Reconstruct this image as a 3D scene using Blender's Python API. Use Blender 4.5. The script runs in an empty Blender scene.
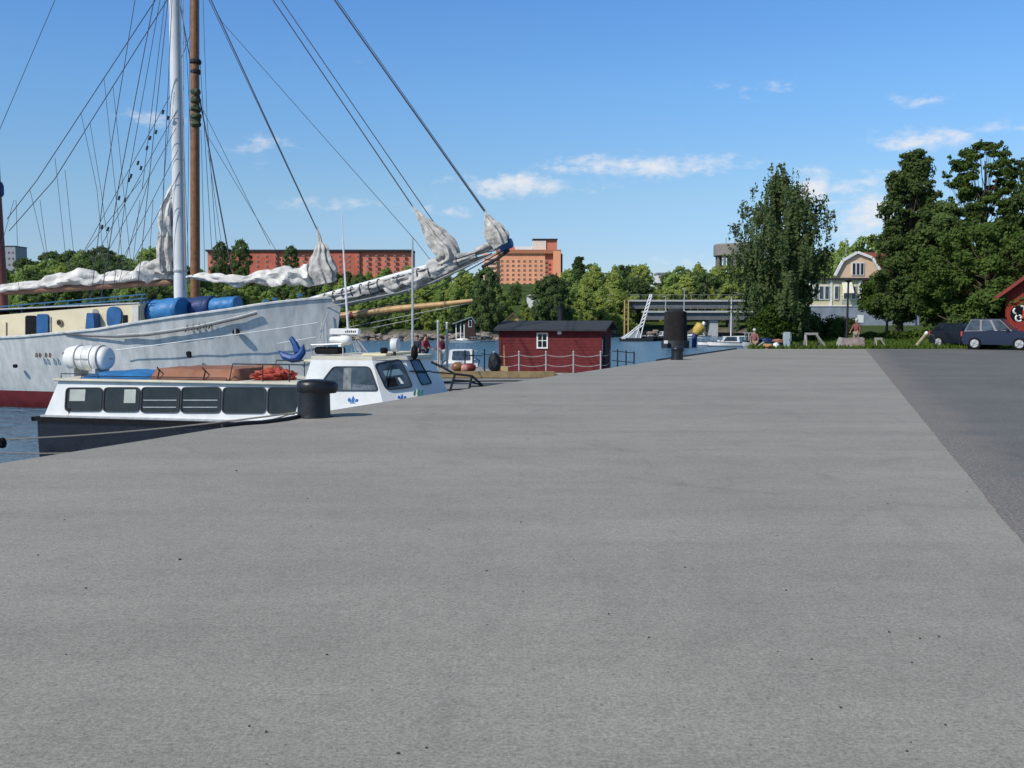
import bpy, bmesh, math, random
import numpy as np
from mathutils import Vector, Matrix, noise
random.seed(7)
PI = math.pi
scene = bpy.context.scene
col = scene.collection
# ------------------------------------------------------------------ camera
EYE = 1.6
PITCH = math.atan(66/1024)
CT, ST = math.cos(PITCH), math.sin(PITCH)
cam = bpy.data.objects.new('camera', bpy.data.cameras.new('camera'))
col.objects.link(cam)
cam.location = (0, 0, EYE)
cam.rotation_euler = (PI/2 - PITCH, 0, 0)
cam.data.sensor_width = 36; cam.data.lens = 36
cam.data.clip_end = 9000; cam.data.clip_start = .1
scene.camera = cam

def ray(px, py):
    return Vector((px-512, 1024*CT + (384-py)*ST, -1024*ST + (384-py)*CT))
def P(px, py, Y):
    r = ray(px, py); k = Y/r.y
    return Vector((r.x*k, Y, EYE + r.z*k))
def G(px, py, z=0.0):
    r = ray(px, py); k = (z-EYE)/r.z
    return Vector((r.x*k, r.y*k, z))

# ------------------------------------------------------------------ materials
MATS = {}
def mat(name, c, rough=.7, var=.15, scale=3.0, metal=0.0, bump=0.0, bscale=20.0, spec=.4, c2=None, coord='Object', detail=6):
    if name in MATS: return MATS[name]
    m = bpy.data.materials.new(name); m.use_nodes = True
    nt = m.node_tree; b = nt.nodes['Principled BSDF']
    b.inputs['Roughness'].default_value = rough
    b.inputs['Metallic'].default_value = metal
    b.inputs['Specular IOR Level'].default_value = spec
    tc = nt.nodes.new('ShaderNodeTexCoord')
    nz = nt.nodes.new('ShaderNodeTexNoise'); nz.inputs['Scale'].default_value = scale
    nz.inputs['Detail'].default_value = detail; nz.inputs['Roughness'].default_value = .65
    nt.links.new(tc.outputs[coord], nz.inputs['Vector'])
    rp = nt.nodes.new('ShaderNodeValToRGB')
    d = c2 if c2 else tuple(x*(1-var) for x in c)
    u = tuple(min(1, x*(1+var*.7)) for x in c)
    rp.color_ramp.elements[0].position = .34; rp.color_ramp.elements[1].position = .64
    rp.color_ramp.elements[0].color = (*d, 1); rp.color_ramp.elements[1].color = (*u, 1)
    nt.links.new(nz.outputs['Fac'], rp.inputs['Fac'])
    nt.links.new(rp.outputs['Color'], b.inputs['Base Color'])
    if bump:
        n2 = nt.nodes.new('ShaderNodeTexNoise'); n2.inputs['Scale'].default_value = bscale; n2.inputs['Detail'].default_value = 5
        nt.links.new(tc.outputs[coord], n2.inputs['Vector'])
        bp = nt.nodes.new('ShaderNodeBump'); bp.inputs['Strength'].default_value = bump; bp.inputs['Distance'].default_value = .03
        nt.links.new(n2.outputs['Fac'], bp.inputs['Height']); nt.links.new(bp.outputs['Normal'], b.inputs['Normal'])
    MATS[name] = m
    return m

def glass_mat(name, c, rough=.08):
    if name in MATS: return MATS[name]
    m = mat(name, c, rough=rough, var=.7, scale=2.2, spec=.5)  # strong mottling puts patchy reflections into the glass colour
    return m

def leaf_mat(name, c1, c2, trans=.35):
    m = bpy.data.materials.new(name); m.use_nodes = True
    nt = m.node_tree; nt.nodes.clear()
    out = nt.nodes.new('ShaderNodeOutputMaterial')
    geo = nt.nodes.new('ShaderNodeNewGeometry'); oi = nt.nodes.new('ShaderNodeObjectInfo')
    tc = nt.nodes.new('ShaderNodeTexCoord')
    nz = nt.nodes.new('ShaderNodeTexNoise'); nz.inputs['Scale'].default_value = .55; nz.inputs['Detail'].default_value = 2
    nt.links.new(tc.outputs['Object'], nz.inputs['Vector'])
    a = nt.nodes.new('ShaderNodeMath'); a.operation = 'MULTIPLY'; a.inputs[1].default_value = .45
    nt.links.new(geo.outputs['Random Per Island'], a.inputs[0])
    b = nt.nodes.new('ShaderNodeMath'); b.operation = 'ADD'
    nt.links.new(a.outputs[0], b.inputs[0])
    s = nt.nodes.new('ShaderNodeMath'); s.operation = 'MULTIPLY'; s.inputs[1].default_value = .6
    nt.links.new(nz.outputs['Fac'], s.inputs[0]); nt.links.new(s.outputs[0], b.inputs[1])
    o = nt.nodes.new('ShaderNodeMath'); o.operation = 'MULTIPLY_ADD'; o.inputs[1].default_value = .45; o.inputs[2].default_value = -.22
    nt.links.new(oi.outputs['Random'], o.inputs[0])
    e = nt.nodes.new('ShaderNodeMath'); e.operation = 'ADD'; e.use_clamp = True
    nt.links.new(b.outputs[0], e.inputs[0]); nt.links.new(o.outputs[0], e.inputs[1])
    mx = nt.nodes.new('ShaderNodeMixRGB'); mx.inputs[1].default_value = (*c1, 1); mx.inputs[2].default_value = (*c2, 1)
    nt.links.new(e.outputs[0], mx.inputs[0])
    df = nt.nodes.new('ShaderNodeBsdfDiffuse'); tr = nt.nodes.new('ShaderNodeBsdfTranslucent')
    nt.links.new(mx.outputs[0], df.inputs[0]); nt.links.new(mx.outputs[0], tr.inputs[0])
    ms = nt.nodes.new('ShaderNodeMixShader'); ms.inputs[0].default_value = trans
    nt.links.new(df.outputs[0], ms.inputs[1]); nt.links.new(tr.outputs[0], ms.inputs[2])
    nt.links.new(ms.outputs[0], out.inputs[0])
    return m

# ------------------------------------------------------------------ objects
def wloc(o):
    v = Vector((0, 0, 0))
    while o is not None:
        v += o.location; o = o.parent
    return v
def tag(o, label=None, cat=None, group=None, kind=None):
    if label: o['label'] = label
    if cat: o['category'] = cat
    if group: o['group'] = group
    if kind: o['kind'] = kind
    return o
def thing(name, loc, label, cat, group=None):
    o = bpy.data.objects.new(name, None); col.objects.link(o)
    o.location = loc; o.empty_display_size = .2
    return tag(o, label, cat, group)
def dup(root, loc=None, rz=None, sc=None, label=None):
    r = root.copy(); col.objects.link(r)
    if loc is not None: r.location = loc
    if rz is not None: r.rotation_euler = (0, 0, rz)
    if sc is not None: r.scale = sc
    if label: r['label'] = label
    for ch in list(root.children):
        c = ch.copy(); col.objects.link(c); c.parent = r
        for g in list(ch.children):
            d = g.copy(); col.objects.link(d); d.parent = c
    return r

class MB:
    def __init__(s): s.v = []; s.f = []; s.mi = []; s.m = 0
    def add(s, vs, fs):
        n = len(s.v); s.v += [Vector(p) for p in vs]
        for f in fs: s.f.append([i+n for i in f]); s.mi.append(s.m)
        return s
    def hexa(s, p):   # 8 points: bottom 4 ccw, top 4
        return s.add(p, [(3,2,1,0),(4,5,6,7),(0,1,5,4),(1,2,6,5),(2,3,7,6),(3,0,4,7)])
    def box(s, x0, x1, y0, y1, z0, z1, M=None):
        p = [Vector(q) for q in ((x0,y0,z0),(x1,y0,z0),(x1,y1,z0),(x0,y1,z0),(x0,y0,z1),(x1,y0,z1),(x1,y1,z1),(x0,y1,z1))]
        if M: p = [M(q) if callable(M) else M @ q for q in p]
        return s.hexa(p)
    def bbox(s, x0, x1, y0, y1, z0, z1, b=.02, M=None):   # box with chamfered edges
        bm = bmesh.new(); bmesh.ops.create_cube(bm, size=1)
        for v in bm.verts:
            v.co = Vector(((x0+x1)/2+v.co.x*(x1-x0), (y0+y1)/2+v.co.y*(y1-y0), (z0+z1)/2+v.co.z*(z1-z0)))
        bmesh.ops.bevel(bm, geom=bm.edges[:], offset=b, segments=2, affect='EDGES', clamp_overlap=True)
        bm.verts.index_update()
        vs = [v.co.copy() for v in bm.verts]
        if M: vs = [M(q) if callable(M) else M @ q for q in vs]
        s.add(vs, [[v.index for v in f.verts] for f in bm.faces]); bm.free()
        return s
    def tube(s, pts, r, n=8, cap=True, squash=None):
        pts = [Vector(p) for p in pts]
        if not hasattr(r, '__len__'): r = [r]*len(pts)
        vs = []; fs = []
        prev = None
        for i, p in enumerate(pts):
            t = (pts[min(i+1, len(pts)-1)] - pts[max(i-1, 0)]).normalized()
            if prev is None:
                a = Vector((0,0,1)) if abs(t.z) < .9 else Vector((1,0,0))
            else: a = prev
            u = (a - t*a.dot(t)).normalized(); w = t.cross(u); prev = u
            for k in range(n):
                an = 2*PI*k/n
                vs.append(p + (u*math.cos(an) + w*math.sin(an))*r[i])
        for i in range(len(pts)-1):
            for k in range(n):
                fs.append((i*n+k, i*n+(k+1)%n, (i+1)*n+(k+1)%n, (i+1)*n+k))
        if cap:
            fs.append(tuple(range(n))[::-1]); fs.append(tuple((len(pts)-1)*n+k for k in range(n)))
        return s.add(vs, fs)
    def lathe(s, prof, c=(0,0,0), axis='z', n=24, M=None):   # prof: (r, h)
        vs = []; fs = []; c = Vector(c)
        for r, h in prof:
            for k in range(n):
                a = 2*PI*k/n; x, y = r*math.cos(a), r*math.sin(a)
                q = Vector((x, y, h)) if axis == 'z' else (Vector((h, x, y)) if axis == 'x' else Vector((x, h, y)))
                vs.append(M(q) if M else c+q)
        for i in range(len(prof)-1):
            for k in range(n):
                fs.append((i*n+k, i*n+(k+1)%n, (i+1)*n+(k+1)%n, (i+1)*n+k))
        fs.append(tuple(range(n))[::-1]); fs.append(tuple((len(prof)-1)*n+k for k in range(n)))
        return s.add(vs, fs)
    def prism(s, poly, d):     # poly 3D points, extruded by vector d
        n = len(poly); poly = [Vector(p) for p in poly]; d = Vector(d)
        fs = [tuple(range(n))[::-1], tuple(range(n, 2*n))]
        for i in range(n): fs.append((i, (i+1)%n, n+(i+1)%n, n+i))
        return s.add(poly+[p+d for p in poly], fs)
    def strip(s, poly, wdt, nrm, th):    # closed outline border of given width in plane with normal nrm
        poly = [Vector(p) for p in poly]; c = sum(poly, Vector())/len(poly); nrm = Vector(nrm).normalized()
        R = sum((p-c).length for p in poly)/len(poly); k = 1+wdt/R
        n = len(poly); outer = [c+(p-c)*k for p in poly]
        vs = [p+nrm*th for p in poly]+[p+nrm*th for p in outer]+poly+outer
        fs = []
        for i in range(n):
            j = (i+1) % n
            fs += [(i, j, n+j, n+i), (n+i, n+j, 3*n+j, 3*n+i), (j, i, 2*n+i, 2*n+j)]
        return s.add(vs, fs)
    def build(s, name, m, parent=None, smooth=False, label=None):
        me = bpy.data.meshes.new(name)
        off = wloc(parent)
        me.from_pydata([tuple(v-off) for v in s.v], [], s.f)
        ms = m if isinstance(m, (list, tuple)) else [m]
        for q in ms: me.materials.append(q)
        if len(ms) > 1: me.polygons.foreach_set('material_index', s.mi)
        bm = bmesh.new(); bm.from_mesh(me); bmesh.ops.recalc_face_normals(bm, faces=bm.faces); bm.to_mesh(me); bm.free()
        if smooth:
            me.polygons.foreach_set('use_smooth', [True]*len(me.polygons))
            try: me.set_sharp_from_angle(angle=math.radians(50))
            except Exception: pass
        o = bpy.data.objects.new(name, me); col.objects.link(o)
        o.parent = parent
        if label: o['label'] = label
        return o

def centred(o, bottom=True):      # move a single-mesh top-level object's origin to its base
    me = o.data; n = len(me.vertices); a = np.empty(n*3); me.vertices.foreach_get('co', a); a = a.reshape(-1, 3)
    c = (a.min(0)+a.max(0))/2; c[2] = a[:, 2].min()
    a -= c; me.vertices.foreach_set('co', a.ravel()); o.location = Vector(c); me.update(); return o

def rpoly(P4, r=.12, k=4):    # rounded polygon given corner points (3D, planar)
    out = []; n = len(P4)
    for i in range(n):
        a, b, c = Vector(P4[i-1]), Vector(P4[i]), Vector(P4[(i+1) % n])
        la, lc = (a-b).length, (c-b).length
        q0 = b+(a-b)*min(r/la, .45); q1 = b+(c-b)*min(r/lc, .45)
        for j in range(k+1):
            t = j/k; out.append(q0*(1-t)**2 + b*2*t*(1-t) + q1*t*t)
    return out

# ------------------------------------------------------------------ common materials
M = {}
M['white'] = mat('white_paint', (.72,.72,.70), .45, .10, 2)
M['white_metal'] = mat('white_metal', (.62,.64,.66), .4, .15, 5)
M['cream'] = mat('cream_paint', (.66,.60,.42), .6, .10, 2)
M['black'] = mat('black_rubber', (.010,.010,.011), .7, .3, 6, spec=.12)
M['dark'] = mat('dark_steel', (.022,.024,.029), .6, .3, 6, spec=.2)
M['navy'] = mat('navy_paint', (.010,.013,.022), .25, .3, 3)
M['rope'] = mat('rope_fibre', (.16,.15,.13), .9, .2, 20)
M['wire'] = mat('wire_steel', (.045,.05,.065), .6, .2, 8)
M['wire_light'] = mat('pale_wire', (.34,.34,.33), .6, .2, 8)
M['wood'] = mat('varnished_wood', (.22,.10,.04), .4, .3, 4)
M['spruce'] = mat('pale_spar_wood', (.45,.28,.12), .5, .25, 4)
M['timber'] = mat('weathered_timber', (.32,.26,.17), .85, .3, 5, bump=.3)
M['grey_wood'] = mat('grey_wood', (.30,.28,.25), .85, .25, 6)
M['blue'] = mat('blue_paint', (.018,.10,.26), .5, .2, 3)
M['tarp_blue'] = mat('blue_tarpaulin', (.03,.17,.40), .5, .25, 2, bump=.5, bscale=4)
M['tarp_navy'] = mat('dark_blue_tarpaulin', (.012,.035,.13), .55, .25, 2, bump=.5, bscale=4)
M['tarp_brown'] = mat('brown_tarpaulin', (.27,.115,.065), .7, .2, 2, bump=.5, bscale=4)
M['red'] = mat('red_plastic', (.45,.05,.03), .5, .2, 5)
M['falu'] = None
M['galv'] = mat('galvanised_steel', (.45,.46,.47), .45, .2, 8, metal=.3)
M['glass'] = glass_mat('dark_window_glass', (.010,.012,.013), .12)
M['glass_b'] = glass_mat('pale_window_glass', (.045,.065,.085), .06)
M['bark'] = mat('bark', (.10,.075,.055), .95, .35, 6, bump=.6)
M['bark_pale'] = mat('birch_bark', (.30,.28,.25), .9, .6, 5)
M['skin'] = mat('skin', (.42,.26,.19), .6, .08, 8)
M['roof_dark'] = mat('roofing_felt', (.035,.038,.045), .9, .25, 6)
M['concrete'] = mat('pale_concrete', (.36,.35,.33), .9, .15, 2, bump=.2)

# sail cloth with soiled folds
def sail_mat(name, c, c2, sc):
    m = mat(name, c, .85, .1, sc, c2=c2, bump=1.0, bscale=7); return m
M['sail'] = sail_mat('sail_cloth', (.66,.64,.60), (.42,.41,.39), 2.0)
M['sail_grey'] = sail_mat('soiled_sail_cloth', (.52,.50,.46), (.25,.24,.225), 3.2)

# ------------------------------------------------------------------ quay, asphalt, water, land
def node_mat(name):
    m = bpy.data.materials.new(name); m.use_nodes = True
    return m, m.node_tree, m.node_tree.nodes['Principled BSDF']
def nnoise(nt, scale, detail=6, rough=.6, vec=None, mapping=None):
    n = nt.nodes.new('ShaderNodeTexNoise'); n.inputs['Scale'].default_value = scale
    n.inputs['Detail'].default_value = detail; n.inputs['Roughness'].default_value = rough
    tc = nt.nodes.new('ShaderNodeTexCoord'); src = tc.outputs['Object']
    if mapping:
        mp = nt.nodes.new('ShaderNodeMapping'); mp.inputs['Scale'].default_value = mapping[0]; mp.inputs['Rotation'].default_value = mapping[1]
        nt.links.new(src, mp.inputs['Vector']); src = mp.outputs['Vector']
    nt.links.new(src, n.inputs['Vector']); return n
def ramp(nt, src, stops):
    r = nt.nodes.new('ShaderNodeValToRGB'); nt.links.new(src, r.inputs['Fac'])
    e = r.color_ramp.elements
    while len(e) < len(stops): e.new(.5)
    for k, (p, c) in enumerate(stops):
        e[k].position = p; e[k].color = (*c, 1) if hasattr(c, '__len__') else (c, c, c, 1)
    return r
def mul(nt, a, b, fac=1.0, t='MULTIPLY'):
    m = nt.nodes.new('ShaderNodeMixRGB'); m.blend_type = t; m.inputs[0].default_value = fac
    nt.links.new(a, m.inputs[1]); nt.links.new(b, m.inputs[2]); return m

def ground_mat(name, lo, hi, speck, marks=True):
    m, nt, b = node_mat(name)
    n1 = nnoise(nt, .35, 8, .62); r1 = ramp(nt, n1.outputs['Fac'], [(.3, lo), (.7, hi)])
    # sweeping brush / tyre streaks, very elongated
    n2 = nnoise(nt, 1.0, 5, .6, mapping=((.08, .9, 1), (0, 0, .12))); r2 = ramp(nt, n2.outputs['Fac'], [(.35, .91), (.62, 1.04)])
    c = mul(nt, r1.outputs[0], r2.outputs[0])
    n3 = nnoise(nt, 55, 3, .7); r3 = ramp(nt, n3.outputs['Fac'], [(.3, 1-speck), (.62, 1+speck*.5)])
    c = mul(nt, c.outputs[0], r3.outputs[0])
    n3b = nnoise(nt, 210, 2, .6); r3b = ramp(nt, n3b.outputs['Fac'], [(.3, 1-speck), (.66, 1+speck*.6)])
    c = mul(nt, c.outputs[0], r3b.outputs[0])
    n7 = nnoise(nt, 17, 4, .7); r7 = ramp(nt, n7.outputs['Fac'], [(.32, 1-speck*.45), (.5, 1.0), (.66, 1+speck*.25)])
    c = mul(nt, c.outputs[0], r7.outputs[0])
    vo = nt.nodes.new('ShaderNodeTexVoronoi'); vo.inputs['Scale'].default_value = 11; tcv = nt.nodes.new('ShaderNodeTexCoord'); nt.links.new(tcv.outputs['Object'], vo.inputs['Vector'])
    r8 = ramp(nt, vo.outputs['Distance'], [(.05, .62), (.10, 1.0)]); c = mul(nt, c.outputs[0], r8.outputs[0])
    n6 = nnoise(nt, 2.6, 6, .7); r6 = ramp(nt, n6.outputs['Fac'], [(.36, .93), (.5, 1.0), (.68, 1.04)])
    c = mul(nt, c.outputs[0], r6.outputs[0])
    if marks:
        # faint curved tyre tracks: thin rings about distant centres, broken up by noise
        tc = nt.nodes.new('ShaderNodeTexCoord')
        for (cx, cy, R0, w, st) in ((6.5, 16.0, 7.9, .13, .30), (6.5, 16.0, 6.3, .12, .26), (-14, 9.5, 17.2, .12, .24), (-14, 9.5, 15.6, .12, .22), (9, 3.5, 9.3, .11, .20), (9, 3.5, 7.8, .10, .18), (1.5, 17, 3.2, .09, .34), (1.5, 17, 4.7, .09, .28), (20, 24, 17, .16, .24), (-2, 13.5, 2.2, .06, .3)):
            v = nt.nodes.new('ShaderNodeVectorMath'); v.operation = 'DISTANCE'
            nt.links.new(tc.outputs['Object'], v.inputs[0]); v.inputs[1].default_value = (cx, cy, 0)
            d = nt.nodes.new('ShaderNodeMath'); d.operation = 'SUBTRACT'; d.inputs[1].default_value = R0
            nt.links.new(v.outputs['Value'], d.inputs[0])
            a = nt.nodes.new('ShaderNodeMath'); a.operation = 'ABSOLUTE'; nt.links.new(d.outputs[0], a.inputs[0])
            g = nt.nodes.new('ShaderNodeMapRange'); g.inputs[1].default_value = 0; g.inputs[2].default_value = w
            g.inputs[3].default_value = st; g.inputs[4].default_value = 0; g.interpolation_type = 'SMOOTHSTEP'
            nt.links.new(a.outputs[0], g.inputs[0])
            nn = nnoise(nt, .9, 4, .7); rr = ramp(nt, nn.outputs['Fac'], [(.43, 0.0), (.62, .5)])
            q = nt.nodes.new('ShaderNodeMath'); q.operation = 'MULTIPLY'
            nt.links.new(g.outputs[0], q.inputs[0]); nt.links.new(rr.outputs[0], q.inputs[1])
            mm = nt.nodes.new('ShaderNodeMixRGB'); mm.inputs[2].default_value = (.06, .06, .06, 1)
            nt.links.new(q.outputs[0], mm.inputs[0]); nt.links.new(c.outputs[0], mm.inputs[1]); c = mm
    n5 = nnoise(nt, 1.7, 7, .75); r5 = ramp(nt, n5.outputs['Fac'], [(.66, 0.0), (.74, 1.0)])
    mm = nt.nodes.new('ShaderNodeMixRGB'); mm.inputs[2].default_value = (*[x*.72 for x in lo], 1)
    q = nt.nodes.new('ShaderNodeMath'); q.operation = 'MULTIPLY'; q.inputs[1].default_value = .4
    nt.links.new(r5.outputs[0], q.inputs[0]); nt.links.new(q.outputs[0], mm.inputs[0]); nt.links.new(c.outputs[0], mm.inputs[1]); c = mm
    nt.links.new(c.outputs[0], b.inputs['Base Color'])
    b.inputs['Roughness'].default_value = .9; b.inputs['Specular IOR Level'].default_value = .25
    bp = nt.nodes.new('ShaderNodeBump'); bp.inputs['Strength'].default_value = .35; bp.inputs['Distance'].default_value = .006
    nt.links.new(n3.outputs['Fac'], bp.inputs['Height']); nt.links.new(bp.outputs['Normal'], b.inputs['Normal'])
    return m
M['quay'] = ground_mat('worn_concrete', (.272,.256,.222), (.326,.307,.266), .34)
M['asphalt'] = ground_mat('old_asphalt', (.138,.136,.128), (.178,.174,.164), .55, marks=False)

def edge_x(Y):   # the quay's water edge
    if Y < 21.6: return -5.46 + .385*(Y-11.7)
    return -1.65 + .425*(Y-21.6)
def seam_wear(m):     # coarse, worn and gritty asphalt along its joint with the concrete
    nt = m.node_tree; b = nt.nodes['Principled BSDF']; src = b.inputs['Base Color'].links[0].from_socket
    dv_ = Vector((17.85-3.72, 51.3-7.46, 0)).normalized(); nv = Vector((dv_.y, -dv_.x, 0))
    tc = nt.nodes.new('ShaderNodeTexCoord'); dt = nt.nodes.new('ShaderNodeVectorMath'); dt.operation = 'DOT_PRODUCT'
    nt.links.new(tc.outputs['Object'], dt.inputs[0]); dt.inputs[1].default_value = nv
    off = nv.dot(Vector((3.72, 7.46, 0)))
    wn = nnoise(nt, .8, 5, .7); wm = nt.nodes.new('ShaderNodeMath'); wm.operation = 'MULTIPLY_ADD'; wm.inputs[1].default_value = -2.2
    nt.links.new(wn.outputs['Fac'], wm.inputs[0]); nt.links.new(dt.outputs['Value'], wm.inputs[2])
    mr = nt.nodes.new('ShaderNodeMapRange'); mr.interpolation_type = 'SMOOTHSTEP'
    mr.inputs[1].default_value = off-1.1; mr.inputs[2].default_value = off-.1; mr.inputs[3].default_value = .85; mr.inputs[4].default_value = 0
    nt.links.new(wm.outputs[0], mr.inputs[0])
    gn = nnoise(nt, 34, 4, .8); gr = ramp(nt, gn.outputs['Fac'], [(.36, (.10,.085,.075)), (.5, (.19,.17,.15)), (.62, (.30,.275,.25))])
    mx = nt.nodes.new('ShaderNodeMixRGB'); nt.links.new(mr.outputs[0], mx.inputs[0]); nt.links.new(src, mx.inputs[1]); nt.links.new(gr.outputs[0], mx.inputs[2])
    nt.links.new(mx.outputs[0], b.inputs['Base Color'])
seam_wear(M['asphalt'])
FAR = 53.0
qb = MB()
ys = [-60] + list(np.linspace(0, FAR, 28))
left = [Vector((edge_x(y), y, 0)) for y in ys]
n = len(ys)
vs = left + [Vector((220, y, 0)) for y in ys] + [Vector((p.x, p.y, -5)) for p in left]
fs = []
for i in range(n-1):
    fs.append((i, n+i, n+i+1, i+1)); fs.append((i, i+1, 2*n+i+1, 2*n+i))
qb.add(vs, fs); qb.add([(edge_x(FAR), FAR, 0), (220, FAR, 0), (220, FAR, -5), (edge_x(FAR), FAR, -5)], [(0,1,2,3)])
tag(qb.build('quay', M['quay']), kind='structure')
# asphalt: ragged joint with the concrete
A0, A1 = Vector((3.72, 7.46, 0)), Vector((17.75, 51.3, 0))
dd = (A1-A0)
ab = MB(); pts = []
for i in range(900):
    t = -.5 + 1.54*i/899
    p = A0 + dd*t; w = (noise.noise(Vector((p.y*1.3, 3.1, 0)))*.02 + noise.noise(Vector((p.y*5, 9.1, 0)))*.02 + noise.noise(Vector((p.y*17, 2.1, 0)))*.02)
    pts.append(Vector((p.x+w, min(p.y, FAR), .004)))
far_pt = Vector((219, FAR, .004))
vs = []; fs = []
for i, p in enumerate(pts):
    vs += [p, Vector((219, p.y, .004))]
    if i: fs.append((2*i-2, 2*i-1, 2*i+1, 2*i))
ab.add(vs, fs); tag(ab.build('asphalt_road', M['asphalt']), kind='structure')

# water
m, nt, b = node_mat('harbour_water')
tcw = nt.nodes.new('ShaderNodeTexCoord')
b.inputs['Base Color'].default_value = (.075, .155, .225, 1); b.inputs['Roughness'].default_value = .22; b.inputs['IOR'].default_value = 1.33
h = []
for sc, mp in ((1.3, (1, 1.6, 1)), (.35, (1, 1.8, 1))):
    nn = nnoise(nt, sc, 4, .6, mapping=(mp, (0, 0, .5))); h.append(nn)
ad = nt.nodes.new('ShaderNodeMath'); ad.operation = 'MULTIPLY_ADD'; ad.inputs[1].default_value = 1.5
nt.links.new(h[1].outputs['Fac'], ad.inputs[0]); nt.links.new(h[0].outputs['Fac'], ad.inputs[2])
bp = nt.nodes.new('ShaderNodeBump'); bp.inputs['Strength'].default_value = 1.0; bp.inputs['Distance'].default_value = .42
nt.links.new(ad.outputs[0], bp.inputs['Height']); nt.links.new(bp.outputs['Normal'], b.inputs['Normal'])
M['water'] = m
WZ = -2.0
wb = MB().add([(-3500,-200,WZ),(3500,-200,WZ),(3500,6000,WZ),(-3500,6000,WZ)], [(0,1,2,3)])
tag(wb.build('water', M['water']), kind='structure')

# land
def land_mat(name):
    m, nt, b = node_mat(name)
    n1 = nnoise(nt, .12, 8, .65); g = ramp(nt, n1.outputs['Fac'], [(.3, (.035,.06,.014)), (.7, (.085,.115,.028))])
    n2 = nnoise(nt, 2.0, 8, .7); r = ramp(nt, n2.outputs['Fac'], [(.3, (.06,.05,.04)), (.7, (.25,.22,.19))])
    geo = nt.nodes.new('ShaderNodeNewGeometry'); sx = nt.nodes.new('ShaderNodeSeparateXYZ')
    nt.links.new(geo.outputs['Position'], sx.inputs[0])
    mr = nt.nodes.new('ShaderNodeMapRange'); mr.inputs[1].default_value = -.9; mr.inputs[2].default_value = -.1
    nt.links.new(sx.outputs['Z'], mr.inputs[0])
    mx = nt.nodes.new('ShaderNodeMixRGB'); nt.links.new(mr.outputs[0], mx.inputs[0])
    nt.links.new(r.outputs[0], mx.inputs[1]); nt.links.new(g.outputs[0], mx.inputs[2])
    nt.links.new(mx.outputs[0], b.inputs['Base Color']); b.inputs['Roughness'].default_value = .95; b.inputs['Specular IOR Level'].default_value = .1
    bp = nt.nodes.new('ShaderNodeBump'); bp.inputs['Strength'].default_value = .8; bp.inputs['Distance'].default_value = .3
    nt.links.new(n2.outputs['Fac'], bp.inputs['Height']); nt.links.new(bp.outputs['Normal'], b.inputs['Normal'])
    return m
M['land'] = land_mat('shore_ground')
def sstep(a, b, x):
    t = max(0, min(1, (x-a)/(b-a))); return t*t*(3-2*t)
def shore_y(x):
    y = 165 + 5*math.sin(x*.05+1) + 3*math.sin(x*.13)
    if x > 8: y += 42*sstep(8, 28, x)
    return y
def land_z(x, y):
    d = y - shore_y(x)
    z = -2.9 + 3.0*sstep(-1, 7, d) + 13.5*sstep(8, 200, d) + .5*noise.noise(Vector((x*.05, y*.05, 0)))*sstep(3, 20, d)
    return z + 9*sstep(-90, -160, x)*0
lb = MB(); xs = np.concatenate([np.linspace(-700, -150, 30), np.linspace(-140, 120, 130), np.linspace(130, 800, 30)]); yy = np.concatenate([np.linspace(150, 260, 56), np.linspace(265, 1500, 50)])
vs = [Vector((x, y, land_z(x, y))) for y in yy for x in xs]; nx = len(xs)
fs = [(j*nx+i, j*nx+i+1, (j+1)*nx+i+1, (j+1)*nx+i) for j in range(len(yy)-1) for i in range(nx-1)]
lb.add(vs, fs); tag(lb.build('far_shore', M['land'], smooth=True), kind='structure')
# right bank beyond the quay
rb = MB(); shp = [(edge_x(FAR)+.2, FAR), (14.0, 60), (17.5, 72), (25, 100), (38, 150), (54, 200), (75, 260)]
def bank_x(y):
    for (x0, y0), (x1, y1) in zip(shp, shp[1:]):
        if y0 <= y <= y1: return x0+(x1-x0)*(y-y0)/(y1-y0)
    return shp[-1][0]
def bank_z(y): return -.02 + .35*sstep(56, 75, y) + .4*sstep(90, 130, y)
ysb = np.linspace(FAR+.01, 260, 60); vs = []; fs = []
for j, y in enumerate(ysb):
    bx = bank_x(y)
    for k, (dx, zz) in enumerate(((-2.2, -3.0), (-.8, -1.2), (0, -.1), (1.5, 0), (6, 0), (20, 0), (60, 0), (400, 0))):
        w = .5*noise.noise(Vector((y*.4, k, 0))) if k < 4 else 0
        vs.append(Vector((bx+dx+w, y, zz + (bank_z(y) if k > 1 else 0)+(.15*noise.noise(Vector((dx*.3, y*.3, 2))) if 2 < k < 7 and y > 54 else 0))))
    if j:
        for k in range(7): a = (j-1)*8+k; fs.append((a, a+1, a+9, a+8))
rb.add(vs, fs); tag(rb.build('grass_bank', M['land'], smooth=True), kind='structure')

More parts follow.
